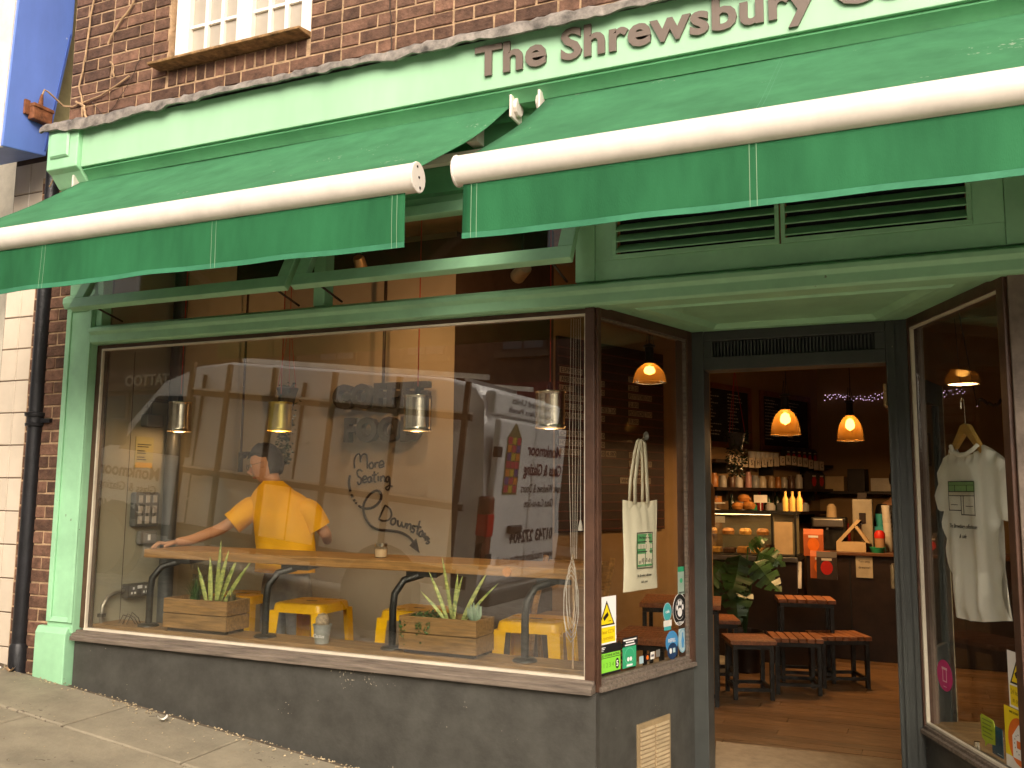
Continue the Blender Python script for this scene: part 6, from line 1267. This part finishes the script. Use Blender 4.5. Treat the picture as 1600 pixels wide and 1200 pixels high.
for (b0, tp, sz) in (((-1.50, 4.15, .95), (-1.72, 4.05, .70), .15), ((-1.36, 4.12, 1.02), (-1.42, 3.98, .66), .17), ((-1.25, 4.15, .96), (-1.02, 4.05, .74), .14), ((-1.40, 4.1, .78), (-1.36, 3.95, .47), .15), ((-1.22, 4.25, 1.05), (-1.0, 4.2, .95), .12), ((-1.55, 4.2, .76), (-1.75, 4.05, .52), .13), ((-1.32, 4.28, 1.08), (-1.16, 4.3, 1.16), .08)):
    mleaf(b0, tp, random.random()*6, sz); MB().tube([(-1.35, 4.25, .34), V(b0)*.5+V((-1.35, 4.25, .5))*.5+V((0, 0, .06)), b0], .008, 6).build('stem', LEAFD, mo)
pp = thing('potted_plant', 'leafy plant in a dark pot behind the cream tote bag', 'plant', (-1.70, 1.55, FZ))
MB().lathe([(0, 0), (.10, 0), (.13, .28), (.12, .28), (0, .25)], 16).build('pot', mat('olive pot', (.06, .055, .035), .6), pp, world=False, smooth=True); MB().lathe([(.134, .285), (.134, .32), (.12, .32)], 16).build('rim', CARD, pp, world=False)
b = MB()
for i in range(90):
    a = random.random()*6.28; r_ = random.random()*.16; p = V((r_*math.cos(a), r_*math.sin(a), .34+random.random()*.28)); s = .03
    d1 = V((math.cos(a), math.sin(a), rj(.6)))*s; d2 = V((-math.sin(a), math.cos(a), .3))*s*.4; b.add([p-d1, p+d2, p+d1, p-d2], [(0, 1, 2, 3)])
b.build('foliage', LEAFD, pp, world=False)
tall = trailing('hanging_plant', 'bushy plant hanging by the timber post right of the menu board', -1.28, 3.55, 2.0, 1.62, 300, .12, LEAFD)
tag(MB().prism([(0, 1.30), (.27, 1.30), (.27, 1.57), (.24, 1.62), (.03, 1.62), (0, 1.57)], Fr((-1.42, 2.55, 0), (.378, .926, 0)), 0, .012).build('tasting_board', mat('tasting wood', (.36, .16, .05), .5, var=.2), bevel=.004), 'round topped wooden board with dark labels beside the menu board', 'board')
tag(MB().box(-1.50, -1.40, 3.05, 3.15, FZ, 3.4).build('timber_post', mat('warm post', (.42, .25, .10), .6)), 'warm lit timber post right of the menu board', 'post')
# right-hand window: shelf, chair, cushion
tag(MB().prism([(.03, .90), (.40, .11), (2.6, .11), (2.6, .50), (.55, .50), (.25, 1.0)], Fr((0, 0, 0), (1, 0, 0), (0, 1, 0)), .465, .503).build('window_shelf', SHELFW), 'oak shelf inside the right lobby window under the T-shirt', 'shelf')
cc = thing('plywood_chair', 'brown bent plywood chair behind the right lobby window', 'chair', (.80, 1.35, FZ)); 
BFr = Fr((.80, 1.16, 0), (1, -.25, 0), (.02, -.18, 1))
MB().sheet(lambda u, v: BFr((u-.5)*(.40-.05*abs(v-.5)), .52+.40*v, .05*(2*u-1)**2), 10, 6).build('backrest', CHAIRW, cc, smooth=True, solid=.012)
MB().box(.60, 1.0, 1.18, 1.56, .44, .456).build('seat', CHAIRW, cc, bevel=.006)
for x, y in ((.62, 1.2), (.98, 1.14), (.64, 1.54), (.98, 1.52)): MB().tube([(x, y, FZ), (x*.98+.016, y, .44)], .011, 8).build('leg', STEELD, cc)
for s_ in (-1, 1): MB().tube([BFr(s_*.15, .42, 0), BFr(s_*.16, .70, -.015)], .010, 8).build('back_support', STEELD, cc)
cu = thing('cushion', 'cream cushion on the dark bench at the edge of the right lobby window', 'cushion', (1.05, 1.8, .95))
b = MB(); b.sheet(lambda u, v: (.85+.45*u, 1.72-.10*math.sin(math.pi*u)*math.sin(math.pi*v), .775+.42*v), 10, 10); b.sheet(lambda u, v: (.85+.45*u, 1.74+.10*math.sin(math.pi*u)*math.sin(math.pi*v), .775+.42*v), 10, 10); b.build('cover', mat('cream cushion', (.5, .43, .3), .85), cu, smooth=True)
bx = thing('bench', 'dark timber bench under the cream cushion', 'bench', (1.1, 1.9, FZ)); MB().box(.7, 2.2, 1.58, 2.1, .72, .77).build('seat', DARKW, bx); MB().box(.7, 2.2, 1.9, 1.95, .77, 1.1).build('backrest', DARKW, bx)
for x in (.75, 2.1): MB().box(x, x+.05, 1.65, 2.05, FZ, .72).build('leg', DARKW, bx)

# ------------------------------------------------------------------ the street behind the camera, seen in the glass
van = thing('panel_van', 'white glazier van with a timber glass rack, reflected in the shop window', 'van', (-3.76, -3.62, zg(-3.76, -3.62)-.155))
van.rotation_euler.y = math.atan(.105)
VF = Fr((0, 0, 0), (-1, 0, 0)); VF.n = V((0, 1, 0))       # a = forward from the rear, b = up, c = out of the shop-facing side
prof = [(0, .42), (-.02, .95), (.05, 1.6), (.13, 2.25), (.25, 2.42), (.6, 2.47), (3.3, 2.47), (3.75, 2.40), (4.15, 2.18), (4.80, 1.42), (5.35, 1.16), (5.52, .92), (5.54, .50), (5.40, .34), (.08, .34)]
b = MB(); rings = []
for c, k in ((0, .0), (-.03, .5), (-.10, 1), (-1.88, 1), (-1.95, .5), (-1.98, 0)):
    tz = lambda z: .05*max(0, (z-1.0)/1.4)**1.5
    rings.append([VF(a, bb-(.05*(1-k) if bb > 2.3 else 0), c-(tz(bb) if c > -1 else -tz(bb))) for a, bb in prof])
b.loft(rings); b.build('body', VANW, van, world=False, smooth=50)
MB().prism([(3.62, 1.38), (4.66, 1.38), (4.18, 2.02), (3.66, 2.05)], VF, -.03, .012).build('side_window', CARGL, van, world=False)
MB().add([VF(4.19, 2.17, -.12), VF(4.83, 1.43, -.10), VF(4.83, 1.43, -1.86), VF(4.19, 2.17, -1.84)], [(0, 1, 2, 3)]).build('windscreen', CARGL, van, world=False, solid=.02)
for a in (1.0, 4.55):
    w = MB().lathe([(.0, .02), (.20, .02), (.22, .05), (.33, .05), (.345, .0), (.345, -.20), (.0, -.20)], 26, VF(a, .345, -.02), Fr((0, 0, 0), (1, 0, 0), (0, 0, 1))).build('wheel', RUBBER, van, world=False, smooth=True); MB().lathe([(0, .06), (.06, .06), (.20, .03), (.21, .02)], 20, VF(a, .345, -.02), Fr((0, 0, 0), (-1, 0, 0), (0, 0, 1))).build('rim', ALU, van, world=False, smooth=True)
    MB().lathe([(0, .02), (.44, .02), (.44, 0)], 26, VF(a, .36, -.015), Fr((0, 0, 0), (-1, 0, 0), (0, 0, 1))).build('wheel_arch', BLACK, van, world=False)
MB().fbox(VF, .5, 4.5, 1.235, 1.25, -.02, .012).fbox(VF, .4, 4.0, .93, .945, -.01, .012).build('side_crease', VANW, van, world=False); MB().fbox(VF, .1, 5.3, .50, .62, -.02, .02).build('rubbing_strip', GREYPL, van, world=False)
for a in (2.2, 3.55): MB().fbox(VF, a, a+.012, .5, 2.3, -.05, .006).build('door_gap', BLACK, van, world=False)
MB().fbox(VF, 4.50, 4.62, 1.42, 1.72, .05, .25).build('wing_mirror', BLACK, van, world=False, bevel=.03); MB().fbox(VF, 3.40, 3.52, 1.20, 1.24, 0, .03).build('handle', BLACK, van, world=False)
VT = lambda name, s, size, m, fr, a, b_, c, **k: text(name, s, size, m, van, fr, a, b_, c, **k)
SFv = Fr((0, 0, 0), (1, 0, 0)); SFv = Fr((0, 0, 0), (-1, 0, 0)); SFv.n = V((0, 1, 0))
def vtext(s, size, m, fr, a, b_, c, **k):
    o = text('lettering', s, size, m, van, fr, a, b_, c, **k); o.location = (0, 0, 0); return o
INKV = mat('van lettering', (.03, .02, .03), .5); INKR = mat('van maroon', (.10, .02, .03), .5)
SD_ = Fr((0, 0, 0), (-1, 0, 0), (0, 0, 1))                 # n = +y, reads correctly from the shop side
vtext('Monkmoor', .20, INKR, SD_, 4.45, 1.08, .012, bold=.004); vtext('Glass & Glazing', .14, INKR, SD_, 4.45, .92, .012); vtext('01743 272404', .17, INKV, SD_, 4.45, .68, .022, bold=.003)
RE = Fr((.025, 0, 0), (0, 1, 0))                           # rear doors, n = +x
dr = MB().fbox(RE, -.985, -.10, .55, 2.12, -.06, .015).build('rear_door', VANW, van, world=False, bevel=.03); MB().fbox(RE, -1.88, -.995, .55, 2.12, -.06, .0148).build('rear_door', VANW, van, world=False, bevel=.03)
MB().fbox(RE, -1.85, -.12, 2.16, 2.38, -.20, -.08).build('header_panel', VANW, van, world=False, bevel=.03)
MB().fbox(RE, -.78, -.48, 1.02, 1.10, .015, .06).build('handle', DKBROWN, van, world=False, bevel=.015)
for z_ in (.75, 1.75): MB().fbox(RE, -.12, -.02, z_, z_+.10, .0, .05).build('hinge', BLACK, van, world=False)
MB().fbox(RE, -.14, .0, .70, 1.38, -.10, .03).build('tail_lamp', LAMPA, van, world=False, bevel=.03); MB().fbox(RE, -.145, .004, 1.0, 1.22, -.09, .036).build('tail_lamp', LAMPR, van, world=False, bevel=.02)
MB().fbox(RE, -1.9, -.06, .36, .52, -.05, .10).build('bumper', GREYPL, van, world=False, bevel=.03)
wn_ = MB().prism([(-.62, 1.40), (-.28, 1.40), (-.28, 1.95), (-.45, 2.10), (-.62, 1.95)], RE, .016, .02).build('stained_glass_picture', mat('picture border', (.20, .16, .05), .5), van, world=False)
k_ = 0
for r0 in range(7):
    for c0 in range(3):
        cc_ = [(.5, .06, .08), (.08, .12, .3), (.7, .25, .04), (.55, .4, .05), (.15, .08, .25), (.45, .05, .12)][(r0*2+c0*3+r0*c0) % 6]; a0 = -.605+c0*.105; z0 = 1.42+r0*.078
        MB().fbox(RE, a0+.006, a0+.095, z0, z0+.068, .0205, .022).build('picture_pane', mat('picture colour %d' % ((r0*2+c0*3+r0*c0) % 6), cc_, .4), wn_, world=False)
vtext('Monkmoor', .17, INKR, RE, -1.28, 1.80, .018, bold=.004, width=.95); vtext('Glass & Glazing', .17, INKR, RE, -1.28, 1.60, .018, bold=.004, width=1.05); vtext('upvc Windows & Doors', .13, INKV, RE, -1.28, 1.42, .018, width=1.1); vtext('Glass Cut-to-Size', .12, INKV, RE, -1.25, 1.27, .018, width=.8)
vtext('01743 272404', .17, INKV, RE, -1.15, .92, .018, bold=.006, width=1.15); vtext('www.monkmoorglass.co.uk', .13, INKV, RE, -1.05, .72, .018, width=1.5); vtext('Toughened Units', .09, INKV, RE, -1.1, 2.29, -.078, width=1.2); vtext('Leaded Glass Panels', .08, INKV, RE, -1.05, 2.20, -.078, width=1.2)
for z_ in (.62, 1.22, 2.06): MB().fbox(VF, .18, 3.62, z_, z_+.06, .07, .12).build('rack_rail', RACKW, van, world=False)
for a in (.20, .95, 1.70, 2.45, 3.05, 3.56): MB().fbox(VF, a, a+.05, .5, 2.42, .121, .16).build('rack_stile', RACKW, van, world=False)
for z_ in (2.121, 1.281): MB().fbox(VF, .18, 3.62, z_, z_+.02, .07, .14).build('rack_strip', WHITEM, van, world=False)
MB().fbox(VF, .3, 3.4, 2.50, 2.55, -1.6, -1.55).fbox(VF, .3, 3.4, 2.50, 2.55, -.45, -.40).fbox(VF, .5, .55, 2.46, 2.50, -1.6, -.4).fbox(VF, 2.9, 2.95, 2.46, 2.50, -1.6, -.4).build('roof_rack', ALU, van, world=False)
# terrace across the street
OBR = mat('far brick', (.085, .035, .022), .9, var=.25, scale=3, bump=.2); OBR2 = mat('far ochre brick', (.10, .055, .033), .9, var=.2, scale=3); RND = mat('far render', (.12, .085, .055), .9, var=.1)
def house(x0, x1, m, label, hgt, shopm, sign=None):
    zb = zg((x0+x1)/2)-.6; t = thing('terraced_house', label, 'building', ((x0+x1)/2, -14.4, zb), group='terraced houses across the street'); HF = Fr((0, -14.4, 0), (-1, 0, 0))
    MB().box(x0, x1, -19, -14.4, zb-1, zb+hgt).build('wall', m, t)
    rf = MB().prism([(-19.2, zb+hgt), (-14.2, zb+hgt), (-16.7, zb+hgt+1.6)], PX, x0-.05, x1+.05).build('roof', mat('slate roof', (.07, .07, .08), .7), t); MB().box(x0+.5, x0+1.3, -17, -16.3, zb+hgt+1, zb+hgt+3).build('chimney', m, rf)
    w = x1-x0
    for fl2 in range(1):
        for k in range(3):
            cx = x0+w*(k+.5)/3; z0 = zb+4.2+fl2*2.7
            wd = MB().box(cx-.55, cx+.55, -14.42, -14.36, z0, z0+1.6).build('window', mat('far brown frame', (.08, .05, .035), .6), t); MB().box(cx-.48, cx-.03, -14.37, -14.34, z0+.08, z0+1.52).box(cx+.03, cx+.48, -14.37, -14.34, z0+.08, z0+1.52).build('pane', CARGL, wd); MB().box(cx-.65, cx+.65, -14.40, -14.24, z0-.12, z0-.001).build('sill', RND, wd)
    MB().box(x0+.3, x1-.3, -14.40, -14.28, zb+2.9, zb+3.5).build('shop_fascia', shopm, t)
    for k in range(3): a0 = x0+.4+k*(w-.8)/3; sw_ = MB().box(a0, a0+(w-.8)/3-.12, -14.41, -14.33, zb+.9, zb+2.85).build('shop_window', shopm, t); MB().box(a0+.08, a0+(w-.8)/3-.2, -14.34, -14.31, zb+1.0, zb+2.77).build('pane', CARGL, sw_)
    if sign: text('lettering', sign[0], sign[1], mat('cream sign paint', (.6, .5, .36), .6), t, Fr((0, -14.27, 0), (-1, 0, 0)), -sign[2], sign[3], .002, extr=.01, bold=.01, width=sign[4])
house(-30, -22.6, RND, 'rendered terrace house farthest up the hill across the street', 6.3, mat('far black shopfront', (.03, .03, .03), .5))
house(-22.5, -14.2, OBR, 'red brick terrace house with the tattoo shop across the street', 6.3, mat('far brown shopfront', (.13, .05, .03), .5), ('TATTOO', .42, -19.0, zg(-18.35)-.6+3.02, 1.6))
house(-14.1, -6.6, OBR2, 'ochre brick terrace house across the street behind the van', 6.1, mat('far red shopfront', (.22, .04, .03), .5))
house(-6.5, 1.4, OBR, 'red brick terrace house across the street opposite the awnings', 6.3, mat('far cream shopfront', (.45, .4, .3), .5))
house(1.5, 9.5, RND, 'rendered terrace house across the street downhill of the doorway', 6.1, mat('far blue shopfront', (.05, .08, .16), .5))
